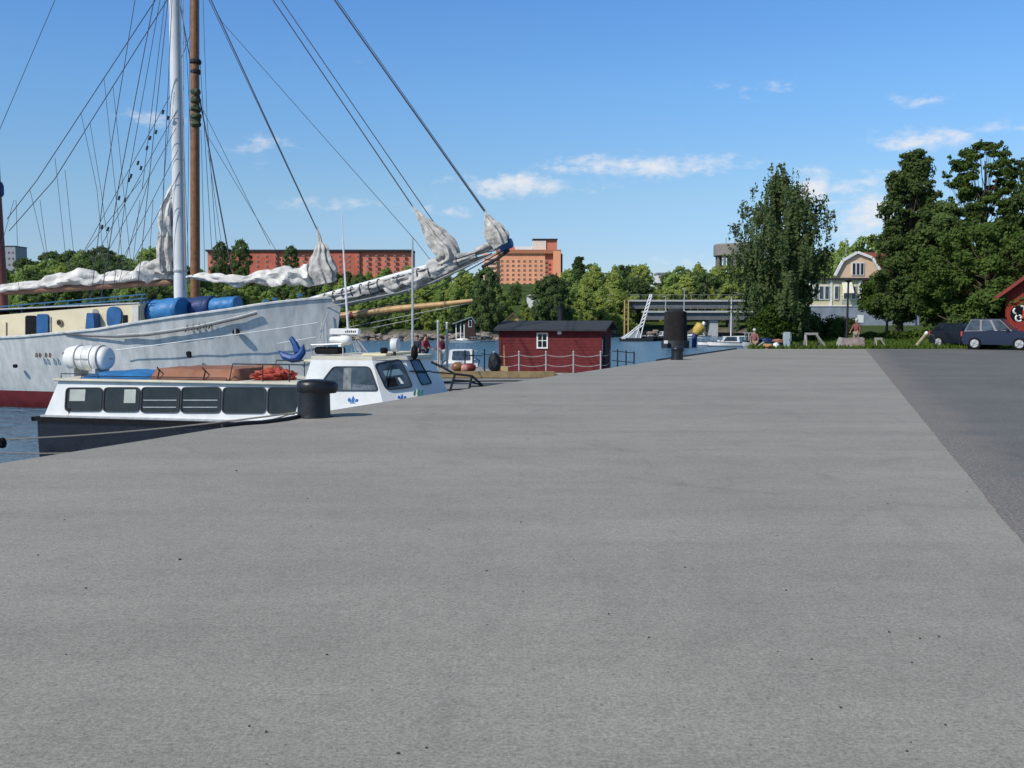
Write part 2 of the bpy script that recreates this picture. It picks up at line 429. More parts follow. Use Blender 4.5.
# ------------------------------------------------------------------ foliage
def leaf_mesh(name, C, N, size, m, parent, aspect=1.6, up=None):
    """C centres (n,3), N preferred normals (n,3): one diamond leaf face per centre"""
    n = len(C); rng = np.random.default_rng(abs(hash(name)) % 1000 if False else n)
    Nn = N + rng.normal(0, .55, (n, 3)); Nn /= np.linalg.norm(Nn, axis=1)[:, None]
    T = np.cross(Nn, rng.normal(0, 1, (n, 3))) if up is None else np.cross(np.cross(Nn, up), Nn)+rng.normal(0, .25, (n, 3))
    T /= np.linalg.norm(T, axis=1)[:, None]
    B = np.cross(Nn, T)
    s = (size*(.6+.8*rng.random(n)))[:, None]
    a = T*s*aspect*.5; b = B*s*.5
    V = np.stack([C-a, C+b*.9-a*.1, C+a, C-b*.9-a*.1], 1).reshape(-1, 3)
    off = np.array(wloc(parent)) if parent else 0
    V = V-off
    me = bpy.data.meshes.new(name)
    me.vertices.add(4*n); me.vertices.foreach_set('co', V.ravel())
    me.loops.add(4*n); me.loops.foreach_set('vertex_index', np.arange(4*n, dtype=np.int32))
    me.polygons.add(n); me.polygons.foreach_set('loop_start', np.arange(0, 4*n, 4, dtype=np.int32))
    me.update(calc_edges=True)
    me.materials.append(m)
    o = bpy.data.objects.new(name, me); col.objects.link(o); o.parent = parent
    return o

def blob_leaves(rng, c, r, n):
    d = rng.normal(0, 1, (n, 3)); d /= np.linalg.norm(d, axis=1)[:, None]
    rad = rng.random(n)**.45
    return np.array(c) + d*rad[:, None]*np.array(r), d

def tree(name, base, H, W, label, cat, lm, seed, nclump=60, leaves=9000, lsize=.2, crown_base=.25, profile='round', bark=None, group=None, sparse=0.0, trunks=1, clump_r=None, squash=.7):
    rng = np.random.default_rng(seed); random.seed(seed)
    root = thing(name, base, label, cat, group); base = Vector(base)
    tb = MB(); cl = []
    top = H
    # trunk
    lean = Vector((rng.normal(0, .02), rng.normal(0, .02), 1))
    tr = [base + Vector((lean.x*H*t + .012*H*math.sin(t*5+seed), lean.y*H*t, H*.9*t)) for t in np.linspace(0, 1, 9)]
    r0 = H*.018+.05
    tb.tube(tr, [r0*(1.25 if i == 0 else 1)*(1-.85*i/8) for i in range(9)], 8)
    def prof(t):   # crown half width at relative height
        if profile == 'round': return math.sqrt(max(0, 1-(2*t-1)**2))*.95+.05
        if profile == 'cone': return (1-t)**.85*.98+.03
        if profile == 'col': return (min(1, t*4+.45))*(min(1, (1-t)*2.6+.12))**.6
        if profile == 'dome': return math.cos(t*PI/2)**.6
        if profile == 'egg': return math.sin(PI*min(1, (t*.9+.1))**.75)**.7
        return 1
    for i in range(nclump):
        t = (i+rng.random())/nclump
        hz = crown_base + (1-crown_base)*t
        a = i*2.39996 + rng.normal(0, .4)
        rr = W/2*prof(t)*(.42+.70*rng.random()**.7)
        cr = (clump_r or W*.16)*(.6+.8*rng.random())*(.65+.35*(1-t))
        rr = max(0, rr-cr*.5)
        c = base + Vector((math.cos(a)*rr, math.sin(a)*rr, H*hz - cr*.2)) + Vector((lean.x*H*hz, lean.y*H*hz, 0))
        cl.append((c, cr, Vector((math.cos(a), math.sin(a), .4))))
        # limb
        sh = max(.08, hz*.9 - .12 - .15*rng.random()); k = min(8, sh/ .9*8); k0 = int(k); fr = k-k0
        s = tr[k0].lerp(tr[min(8, k0+1)], fr)
        mid = s.lerp(c, .5)+Vector((0, 0, -.05*H*rng.random()))
        tb.tube([s, mid, c], [r0*(.25 if sparse else .42)*(1-.6*hz), r0*(.14 if sparse else .25)*(1-.5*hz), .012 if sparse else .012*H*.15+.008], 5, cap=False)
        if sparse or profile == 'cone': continue
    Cs = []; Ns = []
    tot = sum(c[1]**2 for c in cl)
    for c, cr, d in cl:
        nl = int(leaves*cr*cr/tot)
        p, dn = blob_leaves(rng, c, (cr*1.15, cr*1.15, cr*squash), nl)
        Cs.append(p); Ns.append(dn*.8+np.array(d)*.5+np.array((0, 0, .35)))
        # sub tufts for uneven outline
        for _ in range(4):
            dd_ = rng.normal(0, 1, 3); dd_[2] *= .6; dd_ /= np.linalg.norm(dd_)
            q = np.array(c)+dd_*cr*1.15
            p, dn = blob_leaves(rng, q, (cr*.4,)*3, max(4, nl//9)); Cs.append(p); Ns.append(dn+np.array((0, 0, .3)))
    tb.build('trunk', bark or M['bark'], root, smooth=True)
    C = np.concatenate(Cs); N = np.concatenate(Ns)
    keep = C[:, 2] > base.z+.1
    leaf_mesh('crown', C[keep], N[keep], lsize, lm, root)
    return root

L_dark = leaf_mat('leaf_dark_green', (.040,.068,.024), (.125,.175,.055), .42)
L_mid = leaf_mat('leaf_mid_green', (.03,.058,.012), (.10,.15,.03))
L_bright = leaf_mat('leaf_spring_green', (.055,.095,.012), (.165,.225,.035))
L_birch = leaf_mat('leaf_birch', (.075,.115,.045), (.23,.29,.115), .5)
L_pine = leaf_mat('leaf_pine', (.008,.022,.010), (.026,.055,.022), .15)
L_maple = leaf_mat('leaf_maple', (.045,.080,.020), (.150,.220,.055), .42)
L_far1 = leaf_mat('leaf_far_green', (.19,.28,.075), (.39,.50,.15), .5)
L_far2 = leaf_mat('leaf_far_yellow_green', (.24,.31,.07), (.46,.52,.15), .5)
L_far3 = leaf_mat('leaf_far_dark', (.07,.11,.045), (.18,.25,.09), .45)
L_grass = leaf_mat('grass_blades', (.045,.085,.014), (.13,.19,.035))

# far wood: prototypes copied to individual trees
protos = []
for i, (lm, prof, lbl) in enumerate(((L_far1, 'egg', 'mid green leafy tree'), (L_far2, 'egg', 'yellow green leafy tree'), (L_far3, 'round', 'dark green dense tree'), (L_far1, 'round', 'rounded green tree'), (L_far3, 'cone', 'dark pointed spruce'), (L_far2, 'round', 'rounded pale green tree'))):
    w = {'egg': 7.0, 'round': 7.4, 'cone': 4.2}[prof]
    t = tree({'cone': 'spruce_tree'}.get(prof, 'leafy_tree'), (0, 0, 0), 9.0, w, lbl, 'tree', lm, 40+i, nclump=80, leaves=13000, lsize=.22, crown_base=.04, profile=prof, clump_r=.82 if prof != 'cone' else .6)
    protos.append((t, lbl, prof))
rng = np.random.default_rng(5)
used = [False]*6
def put(k, x, y, h, z=None, wide=1.0, where='on the far shore'):
    t, lbl, prof = protos[k]
    z = land_z(x, y) if z is None else z
    s = h/9.0
    if not used[k]:
        used[k] = True; o = t; o.location = (x, y, z-.2); o.scale = (s*wide, s*wide, s); o.rotation_euler = (0, 0, rng.random()*6)
    else:
        o = dup(t, (x, y, z-.2), rng.random()*6, (s*wide, s*wide, s))
    o['label'] = lbl + ' ' + where
    o['group'] = ('%ss %s' % (lbl, where))
    return o
WHERE = ('in the wood behind the schooner masts', 'in the wood between the red and orange blocks', 'in the wood beyond the bridge and red hut')
def where(x, y):
    px = 512+x/y*1026
    return WHERE[0] if px < 330 else (WHERE[1] if px < 570 else WHERE[2])
# skyline height in the photo (pixel row) as a function of column
SKY = [(-40, 266), (0, 266), (20, 265), (45, 261), (70, 254), (100, 252), (125, 262), (150, 252), (170, 258), (190, 270), (208, 276), (240, 276), (290, 277), (330, 273), (350, 274), (395, 270), (412, 272), (420, 264), (450, 266), (470, 272), (484, 284), (520, 286), (558, 284), (568, 270), (578, 266), (600, 268), (640, 268), (665, 272), (700, 268), (740, 270), (790, 262), (840, 240), (880, 232), (1100, 236)]
def sky_row(px):
    for (a, b_), (c, d) in zip(SKY, SKY[1:]):
        if a <= px <= c: return b_+(d-b_)*(px-a)/(c-a)
    return 268
rows = [(3, 8, 2.2), (9, 20, 3.2), (24, 40, 4.2), (46, 66, 5), (74, 105, 6), (112, 140, 7)]
for ri, (d0, d1, step) in enumerate(rows):
    px = -30 + rng.random()*6
    while px < 770:
        y0 = shore_y((px-512)/1026*180)
        y = y0 + d0 + (d1-d0)*rng.random(); x = (px-512)/1026*y
        zt = 1.6 + (318-sky_row(px))*y/1026            # skyline top at this depth
        z = land_z(x, y)
        frac = (.22+.16*rng.random(), .42+.22*rng.random(), .56+.22*rng.random(), .68+.2*rng.random(), .80+.2*rng.random(), .90+.14*rng.random())[ri]
        if 524 < px < 544 and y < 240: zt = min(zt, 1.6+(318-301)*y/1026)
        if 644 < px < 664: zt = min(zt, 1.6+(318-285)*y/1026)
        top = z + (zt-z)*frac
        if 484 < px < 548 and ri >= 1 and not (524 < px < 544): frac = max(frac, .82)
        if 588 < px < 613 and y < 220: zt = min(zt, 1.6+(318-306)*y/1026); frac = min(frac, .8)
        hh = max(3.0, (top-z)*1.17)
        pr = rng.random()
        k = 1 if pr < .24 else 5 if pr < .36 else 0 if pr < .62 else 3 if pr < .76 else 2 if pr < .94 else 4
        if px < 330: k = 2 if pr < .35 else (0 if pr < .7 else (3 if pr < .9 else 1))
        if 575 < px < 740 and pr < .7: k = 1 if pr < .4 else 5
        if not (640 < px and ri < 2) and not (499 < px < 526 and ri < 2):
            put(k, x, y, hh, wide=.82+.35*rng.random(), where=where(x, y))
        stepx = step*(.8+.5*rng.random())*1026/y
        px += stepx
# specific recognisable far trees
put(2, (552-512)/1026*176, 176, 10.0, wide=.85, where='standing dark behind the hut roof')['label'] = 'large dark round tree directly behind the red hut chimney'
put(2, (487-512)/1026*172, 172, 10.5, wide=.62, where='x')['label'] = 'tall narrow dark tree at the waterside left of the red hut'
put(4, (577-512)/1026*300, 300, 1.6+(318-257)*300/1026-land_z(19, 300), where='x', wide=1.5)['label'] = 'dark spruce rising above the wood right of the orange block'
put(4, (627-512)/1026*300, 300, 1.6+(318-266)*300/1026-land_z(34, 300), where='x', wide=1.2)['label'] = 'small dark spruce tip on the skyline above the bridge end'
for px_, h_, l_ in ((242, 240, 'pine crown in front of the red block, leftmost of three'), (222, 242, 'pine crown before the left end of the red block'), (292, 246, 'pine crown above the middle of the red block')):
    Y_ = 330; x_ = (px_-512)/1026*Y_; z_ = land_z(x_, Y_)
    put(2, x_, Y_, 1.6+(318-h_)*Y_/1026-z_, wide=.55, where='x')['label'] = l_
for o in list(col.objects):
    if o.get('group', '').endswith(' x'): del o['group']

def bush(base, w, h, label, lm, seed, leaves=3500, ls=.14, group=None, cat='bush', name='bush', depth=None):
    rng = np.random.default_rng(seed); root = thing(name, base, label, cat, group); base = np.array(base)
    tb = MB(); Cs = []; Ns = []
    nc = 16; dp = depth or w*.7
    for i in range(nc):
        a = rng.random()*6.28; q = rng.random()**.5
        c = base+np.array((math.cos(a)*q*w*.42, math.sin(a)*q*dp*.42, h*(.25+.5*rng.random()*(1.1-q*.6))))
        tb.tube([base+np.array((math.cos(a)*.1, math.sin(a)*.1, 0)), (c+base)/2+np.array((0, 0, h*.05)), c], [.035, .022, .01], 5, cap=False)
        p, d = blob_leaves(rng, c, (w*.2, dp*.2, h*.26), leaves//nc); Cs.append(p); Ns.append(d+np.array((0, 0, .4)))
    C = np.concatenate(Cs); N = np.concatenate(Ns); k = C[:, 2] > base[2]
    tb.build('stem', M['bark'], root)
    leaf_mesh('foliage', C[k], N[k], ls, lm, root)
    return root

# ---- weeping birch
def birch():
    rng = np.random.default_rng(11); Y = 62.0
    b = Vector(((786-512)/1026*Y, Y, 0.0)); H = 1.6+(318-163)*Y/1026
    root = thing('birch_tree', b, 'tall weeping birch with drooping branches beside the water tower', 'tree')
    tb = MB(); Cs = []; Ns = []
    tr = [b+Vector((.22*math.sin(t*4)-.5*t, .1*math.sin(t*3), H*.85*t)) for t in np.linspace(0, 1, 12)]
    tb.tube(tr, [.24*(1-.88*i/11)+.01 for i in range(12)], 10)
    # outline half widths left / right by relative height
    prof = [(0, 1.3, .9), (.12, 2.3, 1.2), (.25, 2.9, 1.5), (.38, 3.1, 1.9), (.46, 3.2, 3.2), (.55, 3.1, 3.2), (.68, 3.1, 3.0), (.76, 2.9, 2.7), (.83, 1.9, 2.5), (.89, 1.1, 1.2), (.95, .7, .8), (1, .15, .2)]
    def hw(t, side):
        for p, q in zip(prof, prof[1:]):
            if p[0] <= t <= q[0]:
                f = (t-p[0])/(q[0]-p[0]); return p[side]+(q[side]-p[side])*f
        return .3
    for i in range(100):
        t = .14+.84*(i+rng.random())/100
        a = i*2.39996+rng.normal(0, .3)
        ca, sa = math.cos(a), math.sin(a)
        w = 1.1*hw(t, 1 if ca < 0 else 2)*(.45+.6*rng.random()**.6)
        tip = Vector((b.x-.5*t+ca*w, b.y+sa*w*.9, H*t+.05))
        k = max(0, min(10.9, (t-.10)*11)); k0 = int(k)
        s = tr[k0].lerp(tr[k0+1], k-k0)
        mid = s.lerp(tip, .55)+Vector((0, 0, .35+.2*rng.random()))
        tb.tube([s, mid, tip], [.05*(1.15-t), .03*(1.15-t), .008], 5, cap=False)
        # drooping strands hung along the limb
        ns = int(7+w*5)
        for j in range(ns):
            f = .25+.8*rng.random()
            q = (s.lerp(mid, min(1, f/.55)) if f < .55 else mid.lerp(tip, min(1.06, (f-.55)/.45)))
            q = q+Vector(rng.normal(0, .16, 3))
            L = (.5+1.5*rng.random()**1.5)*(.75+.4*(1-t))
            nl = int(L*17)+3
            tt = rng.random(nl)
            sw = rng.normal(0, .09, 2)
            c = np.array(q)+np.stack([sw[0]*tt+rng.normal(0, .05, nl), sw[1]*tt+rng.normal(0, .05, nl), -L*tt], 1)
            Cs.append(c); Ns.append(np.tile(np.array((ca, sa, .3)), (nl, 1)))
        p, d = blob_leaves(rng, mid, (.45, .45, .3), 18); Cs.append(p); Ns.append(d)
    C = np.concatenate(Cs); N = np.concatenate(Ns); k = C[:, 2] > .25
    tb.build('trunk', M['bark_pale'], root, smooth=True)
    leaf_mesh('crown', C[k], N[k], .125, L_birch, root, aspect=1.7)
birch()

def at(px, Y, z=0): return ((px-512)/1026*Y, Y, z)
def hgt(py, Y): return 1.6+(318-py)*Y/1026
tree('leafy_tree', at(899, 76, .2), hgt(158, 76), 4.2, 'tall dark tree with columnar crown, left of the airy tree', 'tree', L_dark, 3, nclump=100, leaves=36000, lsize=.145, crown_base=.12, profile='col', clump_r=.80)
tree('leafy_tree', at(978, 80, .2), hgt(146, 80), 5.8, 'tallest tree with airy open crown and bare branches showing', 'tree', L_maple, 23, nclump=70, leaves=19000, lsize=.135, crown_base=.52, profile='col', clump_r=.62, squash=.5, sparse=1)
tree('leafy_tree', at(1043, 74, .2), hgt(148, 74), 7.5, 'dark tree cut off by the right edge above the red barn', 'tree', L_dark, 8, nclump=70, leaves=24000, lsize=.17, crown_base=.15, profile='egg', clump_r=.9)
tree('leafy_tree', at(985, 68, .1), hgt(226, 68), 8.6, 'broad green maple behind the parked cars', 'tree', L_maple, 14, nclump=95, leaves=42000, lsize=.145, crown_base=.05, profile='round', clump_r=.85)
tree('leafy_tree', at(944, 73, .1), hgt(205, 73), 4.8, 'dark lower tree between the house and the maple', 'tree', L_dark, 19, nclump=60, leaves=22000, lsize=.17, crown_base=.10, profile='round', clump_r=.85)
tree('apple_tree', at(887, 92, .3), hgt(281, 92), 5.0, 'small gnarled garden tree in front of the yellow house', 'tree', L_mid, 31, nclump=30, leaves=6500, lsize=.17, crown_base=.38, profile='round', clump_r=.75)
tree('leafy_tree', at(790, 84, .2), hgt(240, 84), 2.6, 'dark tree standing between the birch and the yellow house', 'tree', L_dark, 37, nclump=34, leaves=9000, lsize=.17, crown_base=.15, profile='egg', clump_r=.75)
for i, (px_, top, Y_, w) in enumerate(((845, 244, 175, 8), (872, 236, 185, 9), (826, 252, 190, 9), (800, 246, 200, 9), (770, 262, 205, 9), (900, 240, 190, 9), (925, 240, 200, 9), (950, 240, 185, 9), (980, 244, 190, 10), (1010, 240, 190, 10), (1040, 240, 190, 10))):
    o = put((0, 3, 5, 0, 2, 3, 0, 2, 3, 0, 2)[i], (px_-512)/1026*Y_, Y_, hgt(top, Y_)-.6, z=.6, wide=.85, where='on the rise behind the yellow house')
for i, (px_, Y_, w, h_, lbl, lm) in enumerate((
        (772, 60, 2.6, hgt(302, 60), 'bright green bush at the foot of the birch, nearest the water', L_mid),
        (795, 63, 2.8, hgt(300, 63), 'dark bush below the birch trunk', L_dark),
        (823, 66, 3.2, hgt(304, 66), 'broad dark bush between the birch and the lamp post', L_dark),
        (843, 78, 2.4, hgt(312, 78), 'dark bush beside the lamp post by the house', L_dark),
        (886, 66, 3.0, hgt(328, 66), 'low green bush right of the lamp post', L_mid),
        (912, 68, 3.4, hgt(326, 68), 'low green bush below the garden tree', L_mid),
        (940, 64, 2.4, hgt(318, 64), 'bush left of the parked cars', L_maple),
        (962, 63, 2.6, hgt(310, 63), 'bush directly behind the dark car', L_dark),
        (995, 66, 3.4, hgt(300, 66), 'dark bush between the blue car and the barn', L_dark),
        (757, 58, 1.2, hgt(332, 58), 'small bush at the corner of the bank by the cruiser', L_mid))):
    bush((((px_-512)/1026*Y_), Y_, -.05), w, h_, lbl, lm, 60+i, leaves=5200, ls=.13)
# undergrowth along the bank + rough grass
rg = np.random.default_rng(77); n = 26000
X = 12.6+ (46*rg.random(n)); Yg = FAR+.15+rg.random(n)**1.5*14
k = X > np.array([bank_x(y)+.2 for y in Yg]); X, Yg = X[k], Yg[k]; n = len(X)
C = np.stack([X, Yg, np.array([bank_z(y) for y in Yg])+.10*rg.random(n)], 1); N = np.tile(np.array((0, -1, .2)), (n, 1)) + rg.normal(0, .3, (n, 3))
g = leaf_mesh('grass', C, N, .11, L_grass, None, aspect=3.2, up=np.array((0, 0, 1)))
tag(g, 'rough green grass growing on the bank beyond the quay', 'grass', kind='stuff')

# ------------------------------------------------------------------ buildings
def facade_grid(root, x0, x1, zs, Y, cols, ww, wh, frame, pane, dirx=Vector((1,0,0)), nrm=Vector((0,-1,0)), org=None, balcony=None):
    """windows as parts on a facade: org + dirx*u, height z"""
    for zi in zs:
        for c in cols:
            a = org + dirx*(c-ww/2); b_ = org + dirx*(c+ww/2)
            pl = [Vector((a.x, a.y, zi)), Vector((b_.x, b_.y, zi)), Vector((b_.x, b_.y, zi+wh)), Vector((a.x, a.y, zi+wh))]
            f = MB().prism([p+nrm*.06 for p in pl], nrm*.12).build('window', frame, root)
            c0 = sum(pl, Vector())/4
            MB().prism([c0+(p-c0)*.78+nrm*.185 for p in pl], nrm*.03).build('pane', pane, f)

M['brick_o'] = mat('orange_render', (.82,.36,.20), .8, .10, .2)
M['brick_oL'] = mat('pale_orange_render', (.80,.50,.38), .8, .10, .2)
M['brick_r'] = mat('red_brick', (.50,.13,.08), .85, .18, .3)
M['brick_r2'] = mat('light_red_brick', (.60,.20,.13), .85, .15, .3)
M['bwin'] = mat('far_window_frame', (.72,.50,.36), .6, .1, 1)
M['bpane'] = glass_mat('far_window_pane', (.16,.11,.10))
# orange apartment block
Yo = 480
def ox(px): return (px-512)/1026*Yo
root = thing('apartment_block', (ox(530), Yo+8, 14), 'large orange apartment block with white rooftop rooms above the wood', 'building')
mb = MB().box(ox(483), ox(545), Yo, Yo+14, 12, hgt(254, Yo)); mb.build('wall', M['brick_o'], root)
mb = MB().box(ox(545)+.01, ox(553), Yo+1.2, Yo+15, 12, hgt(252.5, Yo)); mb.build('stair_tower', M['brick_r2'], root)
mb = MB().box(ox(553)+.02, ox(560.5), Yo-1.0, Yo+14, 12, hgt(251.5, Yo)); mb.build('side_wing', M['brick_o'], root)
MB().box(ox(560.5)+.02, ox(562.5), Yo+1, Yo+13, 12, hgt(254, Yo)).build('shaded_end', M['roof_dark'], root)  # near-black strip, the shade of the block's right end put into colour
MB().box(ox(483)+.1, ox(497), Yo-1.2, Yo-.01, 12, hgt(256, Yo)).build('balcony_bay', M['brick_oL'], root)
MB().box(ox(496), ox(561), Yo-.9, Yo+14.6, hgt(254, Yo)+.01, hgt(251, Yo)+.4).build('roof', mat('terracotta_fascia', (.42,.17,.09), .8), root)
MB().box(ox(515), ox(532), Yo+3, Yo+10, hgt(251, Yo)+.41, hgt(246.5, Yo)).build('rooftop_room', M['white'], root)
MB().box(ox(503), ox(515)-.02, Yo+4, Yo+9, hgt(251, Yo)+.41, hgt(247, Yo)).build('rooftop_room', M['brick_r2'], root)
MB().box(ox(533), ox(546), Yo+1.5, Yo+10, hgt(251, Yo)+.42, hgt(240.5, Yo)).build('rooftop_room', mat('sunlit_panel', (.78,.66,.55), .6), root)  # pale colour puts sunlight on this left part of the penthouse
MB().box(ox(546)+.02, ox(557), Yo+2, Yo+10, hgt(251, Yo)+.42, hgt(240, Yo)).build('rooftop_room', M['brick_r2'], root)
MB().box(ox(533)-.3, ox(557)+.3, Yo+1, Yo+10.5, hgt(240, Yo)+.01, hgt(239, Yo)).build('roof', M['roof_dark'], root)
zs = [hgt(y, Yo) for y in (262.5, 267, 271.5, 276, 280.5, 285)]
facade_grid(root, 0, 0, zs, Yo, [2.2+2.62*i for i in range(9)], 1.15, 1.1, M['bwin'], M['bpane'], org=Vector((ox(497), Yo, 0)))
for z in zs:
    MB().box(ox(483)+.5, ox(497)-.5, Yo-1.9, Yo-1.21, z-.3, z+.6).build('balcony', M['brick_oL'], root)
    MB().box(ox(484)+.4, ox(496)-.3, Yo-1.5, Yo-1.21, z+.75, z+1.5).build('balcony_opening', M['bpane'], root)
# red long block
Yr = 400
def rx(px): return (px-512)/1026*Yr
root = thing('apartment_block', (rx(310), Yr+6, 12), 'long low red brick block with dark roof behind the schooner rigging', 'building')
zt = hgt(252, Yr)
segs = [(208, 232), (233, 276), (277, 330), (331, 359), (360, 412)]
for i, (a, b_) in enumerate(segs):
    MB().box(rx(a), rx(b_+1)-.05, Yr+(.0 if i % 2 else .9), Yr+10, 8, zt-(.03*i)).build('wall', M['brick_r'] if i % 2 else M['brick_r2'], root)
MB().box(rx(207), rx(413), Yr-.6, Yr+11, zt+.01, zt+.75).build('roof', M['roof_dark'], root)
for i in range(22):
    u = 2.0+i*3.55
    for y in (256.5, 261.5, 266.5, 271.5):
        a = Vector((rx(208)+u, Yr, hgt(y, Yr)-.6))
        f = MB().box(a.x-.5, a.x+.5, Yr-.12, Yr+.3, a.z, a.z+1.0).build('window', mat('pinkish_frame', (.50,.24,.18), .7), root)
        MB().box(a.x-.38, a.x+.38, Yr-.16, Yr-.125, a.z+.12, a.z+.88).build('pane', M['bpane'], f)
# grey block behind the left mast
Yg_ = 420
root = thing('tower_block', P(12, 300, Yg_), 'grey tower block at far left behind the mizzen mast', 'building')
gx = lambda px: (px-512)/1026*Yg_
mgl = mat('grey_panel_wall', (.30,.32,.36), .8)
MB().box(gx(-2), gx(17.5), Yg_, Yg_+10, 5, hgt(247, Yg_)).build('wall', mgl, root)
MB().box(gx(-2)-.2, gx(17.5)+.2, Yg_-.2, Yg_+10.2, hgt(247, Yg_)+.01, hgt(246.2, Yg_)).build('roof', M['roof_dark'], root)
for y in (252, 258, 264):
    for c in (2, 6.5, 11, 15):
        MB().box(gx(c)-.4, gx(c)+.4, Yg_-.08, Yg_+.2, hgt(y+2, Yg_), hgt(y, Yg_)).build('window', M['bpane'], root)
# white house among trees + pale building on skyline
Yw = 235
root = thing('white_house', P(534, 300, Yw), 'small white house half hidden in the wood above the red hut', 'building')
wx = lambda px: (px-512)/1026*Yw
MB().box(wx(527), wx(541), Yw, Yw+5, 2, hgt(296, Yw)).build('wall', M['white'], root)
MB().prism([(wx(526.3), Yw-.3, hgt(296, Yw)+.01), (wx(541.7), Yw-.3, hgt(296, Yw)+.01), (wx(534), Yw-.3, hgt(293, Yw))], (0, 5.6, 0)).build('roof', mat('pale_roof', (.5,.48,.46), .8), root)
for c in (530.5, 537): MB().box(wx(c)-.3, wx(c)+.3, Yw-.05, Yw+.1, hgt(298.5, Yw), hgt(295.5, Yw)).build('window', M['bpane'], root)
Yp = 380
root = thing('flat_roof_building', P(654, 290, Yp), 'long pale flat roofed building on the wooded skyline above the bridge', 'building')
qx = lambda px: (px-512)/1026*Yp
MB().box(qx(646), qx(662), Yp-30, Yp-22, 6, hgt(278.2, Yp)).build('wall', M['white'], root)
MB().box(qx(645.5), qx(662.5), Yp-30.3, Yp-21.7, hgt(278.2, Yp)+.01, hgt(276.4, Yp)).build('roof', mat('grey_roof', (.2,.2,.22), .8), root)
for c in range(5): MB().box(qx(648+c*3)-.5, qx(648+c*3)+.5, Yp-30.08, Yp-29.9, hgt(281.5, Yp), hgt(279.6, Yp)).build('window', M['bpane'], root)
# water tower
Yt = 400; tx = lambda px: (px-512)/1026*Yt
cx = tx(736); R_ = 23*Yt/1026
root = thing('water_tower', (cx, Yt, 8), 'concrete water tower with round tank on columns behind the birch', 'tower')
M['tower'] = mat('tower_concrete', (.21,.19,.18), .9, .12, .3)
MB().lathe([(R_*.96, 0), (R_, .3), (R_, hgt(245, Yt)-hgt(257, Yt)-.6), (R_*.97, hgt(245, Yt)-hgt(257, Yt))], (cx, Yt, hgt(257, Yt)), n=40).build('tank', M['tower'], root)
for k in range(12):
    a = k/12*2*PI+.2; p = Vector((cx+math.cos(a)*R_*.86, Yt+math.sin(a)*R_*.86, 0))
    MB().box(p.x-.42, p.x+.42, p.y-.42, p.y+.42, 5, hgt(257, Yt)-.01).build('column', M['tower'], root)
MB().lathe([(R_*.42, 5), (R_*.42, hgt(257, Yt)-.02)], (cx, Yt, 0), n=20).build('core', M['tower'], root)
MB().tube([(cx-R_*.55, Yt-3, hgt(245, Yt)), (cx-R_*.55, Yt-3, hgt(239, Yt))], .12, 5).build('antenna', M['tower'], root)

# yellow gable beyond the hut
Yy = 169; yx = lambda px: (px-512)/1026*Yy
root = thing('yellow_cottage', P(513, 330, Yy), 'yellow gabled cottage peeping over the red hut roof', 'building')
MB().prism([(yx(507), Yy, .3), (yx(519), Yy, .3), (yx(519), Yy, hgt(320, Yy)), (yx(513), Yy, hgt(314.5, Yy)), (yx(507), Yy, hgt(320, Yy))], (0, 5, 0)).build('wall', mat('ochre_boards', (.55,.36,.08), .7), root)
rf = MB()
for s_ in (-1, 1):
    a = Vector((yx(513), Yy-.5, hgt(312.6, Yy))); b2 = Vector((yx(513+s_*9), Yy-.5, hgt(320.5, Yy)))
    rf.prism([a, b2, b2-Vector((0, 0, .25)), a-Vector((0, 0, .25))], (0, 6, 0))
rf.build('roof', mat('brown_tile', (.14,.09,.05), .8), root)
# boathouse on far shore
Yb = 152; bx_ = lambda px: (px-512)/1026*Yb
root = thing('boathouse', P(464, 336, Yb), 'dark boathouse with grey sloping roof on the far shore', 'building')
MB().box(bx_(465), bx_(475), Yb, Yb+3.5, -1.6, hgt(323, Yb)).build('wall', mat('dark_boards', (.045,.022,.018), .8), root)
MB().prism([(bx_(465), Yb, hgt(323, Yb)+.01), (bx_(475), Yb, hgt(323, Yb)+.01), (bx_(471), Yb, hgt(317.5, Yb))], (0, 3.5, 0)).build('gable', mat('dark_boards', (.045,.022,.018), .8), root)
rf = MB()
rf.prism([(bx_(471.5), Yb-.3, hgt(316.6, Yb)), (bx_(452), Yb-.3, hgt(323.6, Yb)), (bx_(452), Yb-.3, hgt(324.4, Yb)), (bx_(471.5), Yb-.3, hgt(317.4, Yb))], (0, 4.4, 0))
rf.prism([(bx_(471.5), Yb-.3, hgt(316.6, Yb)), (bx_(476), Yb-.3, hgt(323.2, Yb)), (bx_(476), Yb-.3, hgt(324.0, Yb)), (bx_(471.5), Yb-.3, hgt(317.4, Yb))], (0, 4.4, 0))
rf.build('roof', mat('grey_sheet_roof', (.25,.29,.30), .6), root)
for px_ in (456, 460.5, 464):
    MB().box(bx_(px_)-.07, bx_(px_)+.07, Yb+.1, Yb+.24, -1.6, hgt(323.8, Yb)).build('post', M['white'], root)
f = MB().box(bx_(468.5), bx_(471.8), Yb-.06, Yb+.02, hgt(327, Yb), hgt(320, Yb)).build('window', M['white'], root)
MB().box(bx_(469), bx_(471.3), Yb-.09, Yb-.061, hgt(326.3, Yb), hgt(320.7, Yb)).build('pane', M['glass'], f)
MB().box(bx_(450), bx_(477), Yb-.8, Yb+4, -2.3, -1.61).build('deck', M['grey_wood'], root)

